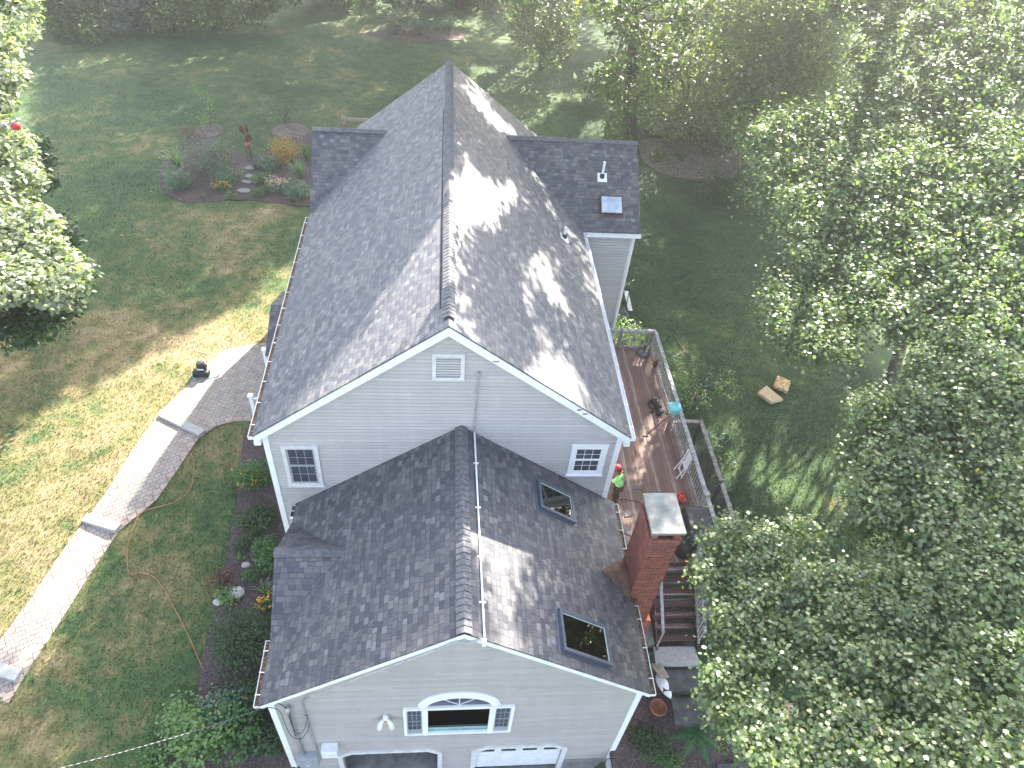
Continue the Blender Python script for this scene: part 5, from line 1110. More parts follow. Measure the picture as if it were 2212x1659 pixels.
# ---- left trees
def dl(v): return np.interp(v, [-100, 0, 300, 700, 800], [40, 37, 30, 23.5, 22])
def boughsL(poly, n, dd=0, jit=1.2): return np.array([at_dist(u, v, float(dl(v))+dd+abs(RNG.normal(0, jit))) for u, v in poly_pts(poly, n)])
L1 = [(-160, -80), (55, -80), (62, 40), (60, 110), (30, 150), (48, 170), (20, 200), (-10, 235), (-160, 240)]
L2 = [(-160, 270), (10, 275), (40, 300), (60, 320), (62, 360), (70, 400), (40, 410), (20, 395), (-10, 420), (30, 440), (85, 460), (95, 500), (130, 540), (160, 590), (180, 600), (150, 640), (120, 650), (60, 620), (0, 640), (-160, 650)]
L3 = [(40, 310), (75, 305), (100, 350), (108, 380), (90, 400), (50, 430), (30, 420), (30, 360)]
L4 = [(90, 490), (120, 455), (150, 465), (175, 500), (140, 520), (120, 540), (175, 580), (190, 600), (150, 650), (130, 690), (100, 720), (-160, 740), (-160, 600), (60, 560)]
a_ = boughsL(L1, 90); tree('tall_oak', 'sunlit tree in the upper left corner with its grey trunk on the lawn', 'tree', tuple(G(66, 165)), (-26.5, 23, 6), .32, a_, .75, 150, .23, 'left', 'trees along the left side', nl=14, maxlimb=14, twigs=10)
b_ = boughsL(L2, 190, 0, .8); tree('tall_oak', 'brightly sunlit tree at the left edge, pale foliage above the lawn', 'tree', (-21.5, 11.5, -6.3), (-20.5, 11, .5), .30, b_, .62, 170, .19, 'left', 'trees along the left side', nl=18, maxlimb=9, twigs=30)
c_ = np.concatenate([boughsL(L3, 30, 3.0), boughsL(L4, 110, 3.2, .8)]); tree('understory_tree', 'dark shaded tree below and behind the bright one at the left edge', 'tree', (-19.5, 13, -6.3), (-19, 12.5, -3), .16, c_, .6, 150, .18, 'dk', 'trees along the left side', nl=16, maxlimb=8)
t = at_dist(34, 272, 29.5); m = MB(); m.lathe([(.01, -.14), (.12, -.1), (.16, 0), (.12, .1), (.01, .15)], t, 12); tag(m.build('red_ornament', M['redcap'], smooth=True), 'small red round ornament hanging in the left tree', 'ornament')
m = MB(); P = [at_dist(u, v, 29) for u, v in ((0, 272), (20, 266), (36, 262), (45, 258))]; m.tube([tuple(p) for p in P], [.05, .045, .03, .012], 6)
for (a, b) in (((20, 266), (26, 250)), ((36, 262), (33, 250)), ((40, 260), (58, 262)), ((12, 268), (20, 280))): m.tube([tuple(at_dist(*a, 29)), tuple(at_dist(*b, 28.6))], [.03, .01], 5)
tag(m.build('bare_branch', M['slab'], smooth=True), 'pale bare dead branch beside the red ornament at the left edge', 'branch')
# ---- background wood at the top
WC = []
def wood(name, label, poly, n, base_uv, h, per=110, size=.30, lr=1.0, dep=1.5, mat='wood', nl=8, group='trees at the wood edge', cat='tree', z0=.6, bark='darkbark'):
    """a bush or tree rooted at base_uv; its lumps stand at the depth of the root"""
    b = G(*base_uv); dist = np.linalg.norm(b-CAM); C = []
    for u, v in poly_pts(poly, n):
        q = at_dist(u, v, dist+RNG.uniform(-dep*2.2, dep*.4)); g = float(T(q[0], q[1], True))
        if q[2] < g+z0:
            q = G(u, v); q = q+np.array([0, 0, RNG.uniform(.3, 1.2)])
        C.append(q)
    WC.extend(C)
    return tree(name, label, cat, b, (b[0], b[1], b[2]+h), .14+.012*h, C, lr, per, size, mat, group, nl=nl, bark=bark, maxlimb=h*1.5)
WD1 = [(70, -70), (80, 40), (130, 70), (190, 85), (215, 60), (225, 0), (225, -70)]
WD2 = [(215, -70), (215, 60), (260, 55), (330, 62), (345, 0), (345, -70)]
WD3 = [(335, -70), (335, 62), (380, 70), (440, 72), (500, 60), (560, 40), (600, 10), (610, -70)]
WD4 = [(600, -70), (610, 5), (700, 12), (800, 10), (900, 0), (960, -10), (960, -70)]
wood('bushy_tree', 'leafy tree at the top left, its boughs spreading over the back lawn', WD1, 70, (150, 72), 6)
wood('bushy_tree', 'grey green bush between the top left tree and the wide hedge', WD2, 55, (270, 50), 4, mat='greyl')
wood('overgrown_hedge', 'wide tangled hedge mass along the top edge left of the roof peak', WD3, 90, (470, 58), 4, mat='wood')
wood('bushy_tree', 'low dark trees at the top edge just left of the roof peak', WD4, 70, (760, 2), 5, mat='dk')
WD5 = [(960, -70), (960, -5), (1020, 5), (1080, 20), (1120, 0), (1120, -70)]
wood('bushy_tree', 'trees at the top edge above the sunny lawn patches', WD5, 50, (1050, -5), 6, mat='wood')
WD6 = [(1110, -70), (1115, 60), (1090, 95), (1130, 125), (1180, 140), (1230, 110), (1250, 40), (1240, -70)]
wood('slender_tree', 'feathery tree right of the roof peak, top of the picture', WD6, 95, (1170, 150), 9, per=80, size=.26, lr=.8, dep=3)
WD7 = [(1250, -70), (1250, 130), (1290, 190), (1330, 230), (1345, 180), (1400, 130), (1470, 140), (1530, 150), (1560, 60), (1540, -70)]
WD8 = [(1540, -70), (1540, 120), (1500, 190), (1560, 260), (1600, 300), (1640, 240), (1760, 240), (1830, 200), (1830, -70)]
wood('slender_tree', 'twiggy grey green trees behind the silvery maple, upper right', WD8, 330, (1600, 320), 10, per=90, size=.25, lr=.95, dep=4, mat='woodl')
WD9 = [(1390, 60), (1385, 200), (1400, 290), (1450, 300), (1560, 320), (1620, 330), (1650, 250), (1840, 220), (1840, 60), (1700, 40), (1500, 60)]
wood('slender_tree', 'dense hazy undergrowth tree between the tall trunk and the silvery maple', WD9, 400, (1480, 240), 6, per=80, size=.22, lr=.9, dep=3, mat='woodl')
WD10 = [(1240, -80), (1240, 20), (1500, 40), (1850, 60), (1850, -80)]
wood('slender_tree', 'farthest trees along the top edge right of the tall trunk', WD10, 170, (1560, 20), 9, per=80, size=.34, lr=1.3, dep=3, mat='woodl')
b = G(1368, 325)
tk = empty('tall_tree', b, 'tall thin trunked tree standing behind the ridge of the side wing', 'tree')
m = MB(); tp = at_dist(1378, -30, 40.5); limb(m, b-np.array([0, 0, .4]), tp, .42, .2, .02, 12); m.build('trunk', M['darkbark'], tk, True)
TALLTOP = tp
C = []
for poly, n in (([(1320, 130), (1345, 120), (1350, 240), (1330, 260), (1310, 200)], 14), ([(1385, 130), (1440, 120), (1500, 140), (1480, 165), (1430, 200), (1400, 190)], 26), ([(1340, 190), (1400, 185), (1395, 230), (1345, 235)], 12), ([(1325, 255), (1340, 250), (1345, 300), (1330, 300)], 5), ([(1250, -60), (1540, -60), (1520, 90), (1400, 110), (1300, 90)], 70)):
    for u, v in poly_pts(poly, n): C.append(at_dist(u, v, 41+RNG.uniform(-2.5, 2.5)))
C = np.array(C); V, F = lumpleaves(C, np.full(len(C), .7), 45, .24); np_mesh('crown', V, F, M['wood'], tk)
m = MB()
for i in range(0, len(C), 5): limb(m, Vector(b).lerp(Vector(tp), random.uniform(.35, .95)), C[i], .06, .015, .1)
m.build('branches', M['darkbark'], tk, True)
# bare arching shrub twigs, right
def twigshrub(u, v, n, h, name, label, leaves=0, mat='wood', lsz=.12):
    b = G(u, v); t = empty(name, b, label, 'shrub'); m = MB(); tips = []
    for i in range(n):
        a = random.uniform(0, 6.28); r = h*random.uniform(.3, .9); e = Vector((b[0]+r*math.cos(a), b[1]+r*math.sin(a), b[2]+h*random.uniform(.5, 1.1)))
        mid = Vector(b).lerp(e, .5)+Vector((0, 0, h*.35)); P = crv([tuple(b), tuple(mid), tuple(e), tuple(e+Vector((.2*math.cos(a), .2*math.sin(a), -.35*h*.5)))], 4); m.tube([tuple(p) for p in P], .016, 4); tips += [P[k] for k in range(4, len(P))]
    m.build('stems', M['bark'], t)
    if leaves:
        P = np.array(tips); P = P[RNG.integers(0, len(P), leaves)]+RNG.normal(0, .12, (leaves, 3)); V, F = leafcloud(P, lsz, np.tile([0, 0, .8], (leaves, 1))); np_mesh('foliage', V, F, M[mat], t)
twigshrub(1520, 340, 26, 2.6, 'arching_shrub', 'bare arching twigs leaning over the gravel patch', 140)
twigshrub(1500, 868, 16, 1.5, 'thin_leafy_shrub', 'thin pale leafed shrub standing beside the deck railing', 900, 'lt', .075)
twigshrub(1555, 1000, 5, .6, 'young_shrub', 'small yellow green sapling beside the lattice screen', 70, 'lt', .09)
twigshrub(1262, 225, 8, 1.3, 'arching_shrub', 'small sunlit sprig shrub on the lawn right of the main roof peak', 160, 'wood', .12)
# ---- beds
def bush(name, label, u, v, rx, rz, n, size, mat, cat='shrub', group=None, ry=None, dz=0, stem=True, flowers=None, kind='oval', lumps=9):
    b = G(u, v); ry = ry or rx; t = empty(name, b, label, cat, group)
    C = []; 
    for i in range(lumps):
        a = random.uniform(0, 6.28); q = random.uniform(0, .62)**.7; C.append((b[0]+rx*q*math.cos(a), b[1]+ry*q*math.sin(a), b[2]+dz+rz*random.uniform(.35, .72)))
    C = np.array(C); rr = np.full(lumps, min(rx, rz)*.55)
    V, F = lumpleaves(C, rr, max(4, n//lumps), size, kind, .8, .8, .9); np_mesh('foliage', V, F, M[mat], t)
    if stem:
        m = MB()
        for c in C[:6]: limb(m, b, c, .02, .008, .1, 4)
        m.build('stems', M['darkbark'], t)
    if flowers:
        fm, fn, fs = flowers; fn = min(fn, 46); P = C[RNG.integers(0, lumps, fn)]; d = RNG.normal(0, 1, (fn, 3)); d[:, 2] = abs(d[:, 2])+.4; d /= np.linalg.norm(d, axis=1)[:, None]; P = P+d*rr[0]*1.15
        for p_ in P:
            Q_ = np.repeat(p_[None], 7, 0)+RNG.normal(0, fs*.35, (7, 3)); V, F = leafcloud(Q_, fs, np.tile([0, 0, 1.], (7, 1)), spread=.4); np_mesh('flower', V, F, M[fm], t)
    return t
def straps(name, label, u, v, h, n, w, mat, cat='plant', group=None, spread=.8):
    b = G(u, v); t = empty(name, b, label, cat, group); V = []; F = []
    for i in range(n):
        a = random.uniform(0, 6.28); L = h*random.uniform(.7, 1.15); o = random.uniform(.15, spread); s = np.array([-math.sin(a), math.cos(a), 0]); k = len(V)
        for j in range(5):
            q = j/4; r = L*o*q**1.3; z = L*(q-.55*o*q*q*q*1.3); c = np.array([b[0]+r*math.cos(a)+.05*math.cos(a), b[1]+r*math.sin(a)+.05*math.sin(a), b[2]+z]); ww = w*(1-q*.9)*(.7+q) ; V += [c-s*ww, c+s*ww]
        F += [(k+2*j, k+2*j+1, k+2*j+3, k+2*j+2) for j in range(4)]
    np_mesh('leaves', np.array(V), np.array(F), M[mat], t); return t
fb = 'plants in the round flower bed'
straps('strap_leaf_plant', 'tall pale strap leaved plant at the left end of the flower bed', 386, 362, 1.35, 70, .035, 'blade_l', group=fb)
straps('strap_leaf_plant', 'lower drooping strap leaved clump below the tall one', 371, 384, .9, 45, .03, 'blade_l', group=fb, spread=1.1)
bush('feathery_shrub', 'big feathery grey green shrub in the middle of the flower bed', 452, 372, 1.47, 1.92, 3639, .09, 'greyl', group=fb, lumps=14)
bush('leafy_shrub', 'dark leafy shrub at the front left of the flower bed', 388, 408, 0.79, 1.02, 1540, .09, 'teal', group=fb)
bush('leafy_shrub', 'blue green low shrub left of the stepping stones', 497, 396, 0.96, 0.90, 1540, .09, 'teal', group=fb)
bush('orange_daisies', 'orange daisies at the front edge of the flower bed', 481, 411, 0.49, 0.45, 224, .07, 'mid', 'flower', fb, flowers=('orange', 42, .055))
bush('yellow_daisies', 'small yellow orange flowers behind the blue green shrub', 489, 366, 0.38, 0.64, 168, .07, 'mid', 'flower', fb, flowers=('orange', 20, .05))
bush('russet_plant', 'reddish brown dried plant at the back left of the bed', 411, 310, 0.64, 1.22, 588, .07, 'redl', group=fb)
bush('leafy_shrub', 'small dark shrub at the back of the bed left of the sculpture', 483, 322, 0.58, 0.70, 588, .09, 'mid', group=fb)
bush('golden_shrub', 'golden yellow shrub right of the rusty sculpture', 614, 347, 1.22, 1.22, 2380, .085, 'gold', group=fb, lumps=12)
bush('hosta', 'broad leaved green clump right of the first stepping stone', 578, 366, 0.64, 0.64, 588, .13, 'teal', 'plant', fb)
bush('hosta', 'small dark hosta right beside the squarish stepping stone', 558, 364, 0.36, 0.38, 224, .12, 'dk', 'plant', fb)
straps('ornamental_grass', 'wispy ornamental grass next to the side roof edge', 648, 385, 1.25, 150, .014, 'blade_l', group=fb, spread=.7)
straps('strap_leaf_plant', 'spiky green clump half hidden behind the roof edge', 664, 346, 1.1, 50, .03, 'mid', group=fb)
bush('leafy_shrub', 'bright green low mound right of the largest stepping stone', 568, 421, 0.54, 0.49, 700, .07, 'mid', group=fb)
bush('sedum', 'dusty pink flowering mound in the flower bed', 601, 416, 0.70, 0.64, 588, .08, 'teal', 'flower', fb, flowers=('pink', 46, .085))
bush('leafy_shrub', 'grey teal mound at the right end of the flower bed', 648, 427, 0.83, 0.90, 1400, .09, 'teal', group=fb)
bush('leafy_shrub', 'loose green plants behind the pink flowering mound', 572, 397, 0.64, 0.64, 700, .08, 'mid', group=fb)
bush('ground_cover', 'pale leafed ground cover left of the largest stepping stone', 500, 425, 0.51, 0.26, 224, .09, 'lt', 'plant', fb)
bush('seedling', 'tiny green seedling alone on the bare mulch', 432, 428, 0.26, 0.26, 70, .07, 'mid', 'plant', fb, lumps=4)
# saplings in rings
b = G(455, 276); t = empty('curved_sapling', b, 'thin curved sapling bending left over its mulch ring', 'sapling'); tip = hit(418, 190, 'z', b[2]+2.6)
P = crv([tuple(b), (b[0]+.1, b[1]+.1, b[2]+.9), tuple((b+tip)/2+np.array([.4, .2, .5])), tuple(tip)], 6); m = MB(); m.tube([tuple(p) for p in P], [.03-.022*i/(len(P)-1) for i in range(len(P))], 5); m.build('stem', M['bark'], t)
PP = np.array(P)[RNG.integers(6, len(P), 230)]+RNG.normal(0, .13, (230, 3)); PP = np.concatenate([PP, b+RNG.normal(0, .25, (140, 3))+np.array([-.3, 0, .45])]); V, F = leafcloud(PP, .1, np.tile([0, 0, .7], (len(PP), 1))); np_mesh('foliage', V, F, M['lt'], t)
twigshrub(615, 270, 12, 1.2, 'twiggy_sapling', 'nearly bare twiggy sapling at the larger mulch ring', 90, 'mid', .09)
for u, v, r in ((850, 76, .9), (900, 70, 1.1), (970, 66, 1.1)):
    bush('wild_perennials', {850: 'low pale perennials at the left of the far mulch bed', 900: 'pale leafy perennials in the middle of the far mulch bed', 970: 'taller sunlit perennials at the right of the far mulch bed'}[u], u, v, r, .9+.2*(u > 950), 520, .17, 'greyl', 'plant', 'plants in the far bed')
bush('hydrangea', 'white flowering hydrangea behind the side wing roof', 1288, 212, 1.5, 2.6, 900, .2, 'wood', flowers=('white', 24, .26), lumps=12)
# shrubs around the trunk
bush('leafy_shrub', 'sunlit yellow green shrub at the foot of the tall trunk', 1335, 300, 1.1, 1.2, 420, .17, 'wood')
bush('leafy_shrub', 'dark bushes along the lower edge of the gravel patch', 1560, 430, 1.8, 1.6, 900, .17, 'dk', ry=1.2)
bush('leafy_shrub', 'small sunlit bush behind the back railing of the deck', 1352, 735, .8, 1.1, 700, .10, 'lt')
bush('leafy_shrub', 'low bush just beyond the wing corner above the grass', 1420, 345, .7, .8, 300, .15, 'wood')
# side bed by the garage
sb = 'plants in the long side bed'
bush('flowering_shrub', 'green shrub with orange blooms at the top of the side bed', 551, 1045, .62, .95, 1300, .09, 'mid', group=sb, flowers=('orange', 16, .05))
bush('leafy_shrub', 'broad leafed bush against the main house corner', 566, 1130, .6, .7, 800, .10, 'dk', group=sb)
bush('leafy_shrub', 'small leafy plant left of the pale rock by the gutter', 530, 1137, .35, .4, 300, .08, 'mid', group=sb)
straps('fern_clump', 'bright feathery green clump in the side bed', 556, 1158, .55, 60, .012, 'mid', group=sb)
bush('leafy_shrub', 'compact dark round shrub alone in the mulch', 527, 1184, .42, .48, 700, .06, 'dk', group=sb)
bush('leafy_shrub', 'peony like bush close to the garage gable', 580, 1208, .55, .65, 800, .10, 'mid', group=sb)
straps('striped_plant', 'white striped strap plant beside the flat rock', 517, 1214, .38, 16, .02, 'lt', group=sb)
bush('leafy_shrub', 'small thin plant in the middle of the side bed', 550, 1250, .35, .4, 260, .08, 'mid', group=sb)
bush('russet_plant', 'reddish brown tuft at the lawn edge of the side bed', 480, 1255, .42, .45, 420, .07, 'redl', group=sb)
bush('hosta', 'bright green hosta between two pale rocks', 493, 1296, .38, .35, 300, .10, 'lt', 'plant', sb)
straps('strap_leaf_plant', 'arching strap leaved plant under the left gable edge', 574, 1282, .6, 26, .022, 'blade_l', group=sb)
straps('lilies', 'yellowing lilies by the garage wall', 580, 1322, .6, 26, .018, 'mid', group=sb)
bush('orange_lilies', 'orange lilies above the big dark shrub', 572, 1318, .3, .5, 60, .08, 'mid', 'flower', sb, flowers=('orange', 9, .08))
bush('large_shrub', 'largest dense dark green shrub beside the garage', 522, 1402, 1.05, 1.3, 5200, .075, 'dk', group=sb, lumps=22)
bush('rose_bush', 'pale leafed rose bush with magenta blooms at the lawn edge', 482, 1530, .75, .8, 800, .10, 'teal', group=sb, flowers=('magenta', 8, .04))
bush('large_shrub', 'big light green leafed shrub at the bottom edge left of the garage', 420, 1605, .95, 1.1, 1500, .12, 'lt', group=sb, lumps=14)
bush('large_shrub', 'dark green shrub at the bottom edge under the power cable', 520, 1590, .95, 1.2, 1700, .12, 'mid', group=sb, lumps=14)
bush('large_shrub', 'dark leafy shrub tucked against the garage corner', 572, 1610, .6, 1.0, 900, .12, 'dk', group=sb)
bush('leafy_shrub', 'low sprawling plant at the bottom edge of the lawn', 340, 1650, .6, .55, 600, .09, 'mid', group=sb)
bush('leafy_shrub', 'leafy bush between the rose bush and the garage gutter', 548, 1500, .6, .8, 800, .10, 'dk', group=sb)
# right lower bed
P = POT; straps('potted_plant', 'straggly leaves in the terracotta pot', 1424, 1530, .5, 22, .012, 'mid')
def fern(u, v, n, L, label):
    b = G(u, v); t = empty('fern', b, label, 'fern'); V = []; F = []
    for i in range(n):
        a = 6.28*i/n+random.uniform(-.2, .2); l = L*random.uniform(.8, 1.1); s = np.array([-math.sin(a), math.cos(a), 0])
        for j in range(26):
            q = (j+1)/27; c = np.array([b[0]+l*q*math.cos(a), b[1]+l*q*math.sin(a), b[2]+l*(.75*q-.62*q*q)+.15]); wd = .19*L*math.sin(math.pi*min(1, q*.9+.12)); f = np.array([math.cos(a), math.sin(a), 0])*.025
            for sd in (-1, 1): k = len(V); V += [c-f*.7, c+f*.7, c+s*sd*wd+f*1.2+np.array([0, 0, -.03])]; F.append((k, k+1, k+2))
    np_mesh('fronds', np.array(V), np.array(F), M['fern'], t); return t
fern(1500, 1590, 9, .95, 'large bright green fern under the nearest maple'); fern(1478, 1508, 5, .5, 'small fern beside the leaf strewn slate step')
bush('ground_plants', 'dark low plants along the right side of the garage', 1400, 1610, .7, .5, 900, .09, 'dk', ry=.7)
bush('ground_plants', 'low green plants at the bottom edge right of the retaining wall', 1440, 1650, .8, .45, 900, .08, 'mid')
bush('ground_plants', 'sunlit shrubby plants at the foot of the stair handrail', 1535, 1370, .6, .8, 700, .09, 'wood')
# ------------------------------------------------------------------ added trees beyond and to the right: crowns shaped to cast the shade
def roofz(x, y):
    z = T(x, y, True); main = (abs(x) < 5) & (y > -.2) & (y < BK); z = np.where(main, H1-M1*abs(x), z)
    g_ = (abs(x-X2) < W2) & (y > -LG-.2) & (y <= 0); z = np.where(g_, H2-M2*abs(x-X2), z)
    wg = (x > 2) & (x < 7.19) & (abs(y-YR) < DR); z = np.where(wg, np.maximum(z, HR-pw*abs(y-YR)), z)
    dk_ = (x > 4.8) & (x < DX) & (y > DY0) & (y < DY1); return np.where(dk_ & (z < ZD), ZD, z)
def E_(x, y, rx, ry, a=0):
    if 940 < x < 1345 and 180 < y < 915: rx, ry = rx*1.25, ry*1.35
    c, s = math.cos(R(a)), math.sin(R(a)); return [(x+rx*math.cos(t)*c-ry*math.sin(t)*s, y+rx*math.cos(t)*s+ry*math.sin(t)*c) for t in [2*math.pi*i/12 for i in range(12)]]
LIT = [
 [(-40, 1000), (180, 880), (330, 790), (430, 750), (520, 695), (590, 630), (640, 560), (640, 660), (600, 745), (567, 765), (427, 925), (395, 925), (345, 905), (320, 960), (270, 1020), (190, 1115), (135, 1190), (60, 1255), (-40, 1330)],
 [(232, 1150), (262, 1158), (205, 1260), (110, 1400), (40, 1500), (-10, 1560), (0, 1470), (60, 1370), (150, 1250)],
 [(-40, 1345), (20, 1320), (50, 1330), (-40, 1420)], [(340, 965), (400, 985), (330, 1090), (285, 1120), (300, 1040)], E_(240, 1080, 12, 22, 30),
 E_(275, 118, 34, 10, -12), E_(430, 125, 18, 8), E_(632, 84, 14, 7), E_(722, 50, 12, 7), E_(730, 80, 12, 6),
 E_(1050, 10, 40, 14), E_(1110, 20, 40, 12), E_(1025, 60, 18, 14), E_(1075, 92, 14, 14), E_(985, 92, 16, 9), E_(1000, 120, 12, 7), E_(1110, 90, 10, 10), E_(955, 45, 20, 10), E_(1060, 160, 60, 14, 10), E_(1190, 215, 24, 10), E_(1290, 280, 28, 20), E_(1320, 225, 16, 10), E_(1250, 205, 14, 8), E_(1395, 375, 14, 16), E_(1400, 300, 16, 10), E_(1430, 60, 20, 16), E_(1340, 60, 16, 10),
 [(1598, 965), (1612, 965), (1598, 1160), (1568, 1160)], [(1668, 900), (1706, 900), (1706, 950), (1680, 995), (1664, 1040), (1645, 1040), (1648, 980)], [(1695, 1015), (1712, 1010), (1708, 1090), (1690, 1090)], E_(1553, 965, 7, 30), E_(1684, 835, 22, 16), E_(1655, 850, 14, 10), E_(1560, 1060, 6, 50, 6),
 E_(975, 195, 14, 10), E_(1023, 205, 24, 12, 40), E_(1042, 235, 26, 10, 40), E_(1062, 262, 26, 14, 40), E_(1088, 285, 30, 12, 40), E_(1110, 303, 16, 10, 40), E_(990, 345, 16, 24), E_(1015, 385, 22, 20), E_(1040, 400, 14, 20), E_(985, 430, 20, 38), E_(1002, 472, 40, 42), E_(1052, 470, 32, 36), E_(1085, 410, 24, 24), E_(1097, 442, 20, 24), E_(1030, 505, 34, 24), E_(1130, 440, 22, 10, 45), E_(1168, 398, 30, 10, 60), E_(1187, 452, 10, 14), E_(975, 270, 10, 22), E_(970, 560, 12, 40), E_(1215, 560, 14, 12), E_(1240, 520, 18, 10, 60),
 E_(977, 600, 17, 34), E_(992, 632, 14, 16), E_(1157, 572, 26, 28), E_(1180, 612, 20, 24), E_(1054, 662, 16, 14), E_(1120, 640, 15, 20), E_(1210, 663, 24, 22), E_(1127, 776, 22, 20), E_(1170, 790, 22, 18), E_(1214, 800, 30, 26), E_(1236, 832, 24, 18), E_(1187, 762, 20, 18), E_(1305, 890, 9, 6), E_(1258, 880, 14, 7, 40), E_(1270, 620, 10, 30), E_(1022, 573, 12, 12), E_(1027, 726, 22, 11, 30), E_(1150, 700, 20, 12), E_(1105, 600, 9, 12), E_(1280, 700, 10, 16), E_(1240, 740, 9, 14),
 [(948, 500), (956, 690), (700, 838), (610, 893), (680, 800), (780, 700), (870, 580)], [(860, 340), (905, 300), (840, 420), (780, 510), (770, 500)], [(930, 200), (955, 180), (900, 260), (850, 330), (845, 320)], [(915, 420), (945, 400), (945, 470), (880, 560), (860, 560)],
 [(1033, 1142), (1100, 1160), (1172, 1205), (1172, 1242), (1140, 1275), (1142, 1330), (1105, 1400), (1060, 1372), (1044, 1290)], E_(1210, 1255, 16, 22, 0), E_(995, 1200, 20, 40), E_(999, 1290, 16, 50), [(930, 1240), (960, 1230), (940, 1300), (900, 1400), (860, 1430), (880, 1350)], E_(1070, 1390, 50, 24, 25), E_(1190, 1460, 20, 14, 20),
 E_(1362, 815, 30, 34), E_(1352, 770, 20, 20), [(1380, 770), (1425, 770), (1425, 860), (1392, 870), (1385, 800)], E_(1350, 1005, 9, 30), [(1490, 985), (1530, 985), (1560, 1110), (1530, 1110)], E_(1590, 1130, 10, 30), E_(1530, 1310, 24, 24), E_(1345, 745, 20, 14),
 [(-200, -100), (70, -100), (70, 700), (-200, 740)], E_(150, 590, 40, 30), E_(100, 520, 40, 40),
]
def islit(P):
    q = proj(P); r = np.zeros(len(P), bool)
    for L_ in LIT: r |= inpoly(q[:, 0], q[:, 1], L_)
    return r
SC_ = SHK
def targets():
    out = []
    n = int(5200*SC_); x = RNG.uniform(-26, 20, n); y = RNG.uniform(-9, 46, n); out.append(np.stack([x, y, roofz(x, y)], 1))
    n = int(1100*SC_); x = RNG.uniform(-5, 7.2, n); y = RNG.uniform(-6, 16, n); out.append(np.stack([x, y, roofz(x, y)], 1))
    n = int(1500*SC_); x = RNG.uniform(-24, 14, n); y = RNG.uniform(14, 46, n); out.append(np.stack([x, y, roofz(x, y)], 1))
    n = int(260*SC_); out.append(np.stack([RNG.uniform(5.1, 8.5, n), RNG.uniform(-.9, 9.2, n), np.full(n, ZD)], 1))
    n = int(1000*SC_); x = RNG.uniform(8.5, 19, n); y = RNG.uniform(-4, 22, n); out.append(np.stack([x, y, roofz(x, y)], 1))
    n = int(900*SC_); x = RNG.uniform(-18, 12, n); y = RNG.uniform(44, 62, n); out.append(np.stack([x, y, roofz(x, y)], 1))
    k = RNG.integers(0, len(Dd), int(90*SC_)); out.append(Dd[k]+RNG.normal(0, .4, (len(k), 3))); k = RNG.integers(0, len(Cc), int(60*SC_)); out.append(Cc[k]+RNG.normal(0, .4, (len(k), 3)))
    return out
tg = targets(); nsurf = sum(len(t) for t in tg[:6]); TG = np.concatenate(tg)
# keep a sun beam open where it reaches a bright place; the added crowns are at 9..24 m
zc = RNG.uniform(11, 23, len(TG)); near = (TG[:, 1] < 16) & (abs(TG[:, 0]) < 8); zc = np.where(near, RNG.uniform(8, 18, len(TG)), zc); zc = np.where((TG[:, 1] > 24), RNG.uniform(4, 16, len(TG)), zc)
PC_ = TG+SUN*((zc-TG[:, 2])/SUN[2])[:, None]
# where does the beam through each leaf cluster really land, and is it a bright place?
def land(P):
    t = np.zeros(len(P)); hitp = P.copy(); done = np.zeros(len(P), bool)
    for k in range(1, 330):
        q = P-SUN*(k*.2); h = roofz(q[:, 0], q[:, 1]); new = (~done) & (q[:, 2] <= h); hitp[new] = q[new]; done |= new
    return hitp
e1_ = np.cross(SUN, [0, 0, 1.]); e1_ /= np.linalg.norm(e1_); e2_ = np.cross(SUN, e1_); bad = np.zeros(len(PC_), bool); ondeck = (TG[:, 0] > 4.9) & (TG[:, 0] < 8.6) & (TG[:, 1] > -1) & (TG[:, 1] < 9.3) & (abs(TG[:, 2]-ZD) < .1)
ALL_LIT = LIT; big = np.zeros(len(PC_), bool)
for a, b in ((0, 0), (.2, 0), (-.2, 0), (0, .2), (0, -.2)): bad |= islit(land(PC_+e1_*a+e2_*b)) & ~(ondeck & (abs(a)+abs(b) > 0))
LIT = ALL_LIT[:1]+ALL_LIT[2:3]
for a, b in ((.5, 0), (-.5, 0), (0, .5), (0, -.5), (.85, 0), (-.85, 0), (0, .85), (0, -.85)): bad |= islit(land(PC_+e1_*a+e2_*b)) & ~ondeck
LIT = ALL_LIT
# crowns in the light: skip clusters whose beam crosses the bright maple and left crowns
def crosses(P, C, r):
    d = P[:, None, :]-C[None, :, :]; s = (d*SUN).sum(2); perp = d-s[..., None]*SUN; return (((perp**2).sum(2) < r*r) & (s > 0)).any(1)
surf = np.arange(len(TG)) < nsurf
bad |= crosses(PC_, A[::2], 1.3); bad |= crosses(PC_, B[::2], .9) & (RNG.random(len(TG)) < .75); bad |= surf & crosses(PC_, Dd[::2], .8) & (RNG.random(len(TG)) < .5); bad |= crosses(PC_, np.array(WC)[::4], 1.3) & (RNG.random(len(TG)) < .9); bad |= crosses(PC_, b_, 1.0); bad |= crosses(PC_, a_, 1.0)
q = proj(PC_); inframe = (q[:, 2] > 0) & (q[:, 0] > -60) & (q[:, 0] < 2272) & (q[:, 1] > -45) & (q[:, 1] < 1720)
keep = ~bad & ~inframe & (PC_[:, 2] > 3)
PC_ = PC_[keep]
TR = np.array([(24.5, 26), (27, 33), (16, 38), (31, 46), (22, 52), (9, 51), (36, 30), (1, 54), (-9, 54), (12, 66), (-2, 68), (-16, 66), (26, 66), (38, 60), (-22, 54)], float)
cxy = PC_[:, :2]; asg = ((cxy[:, None, :]-TR[None])**2).sum(2).argmin(1)
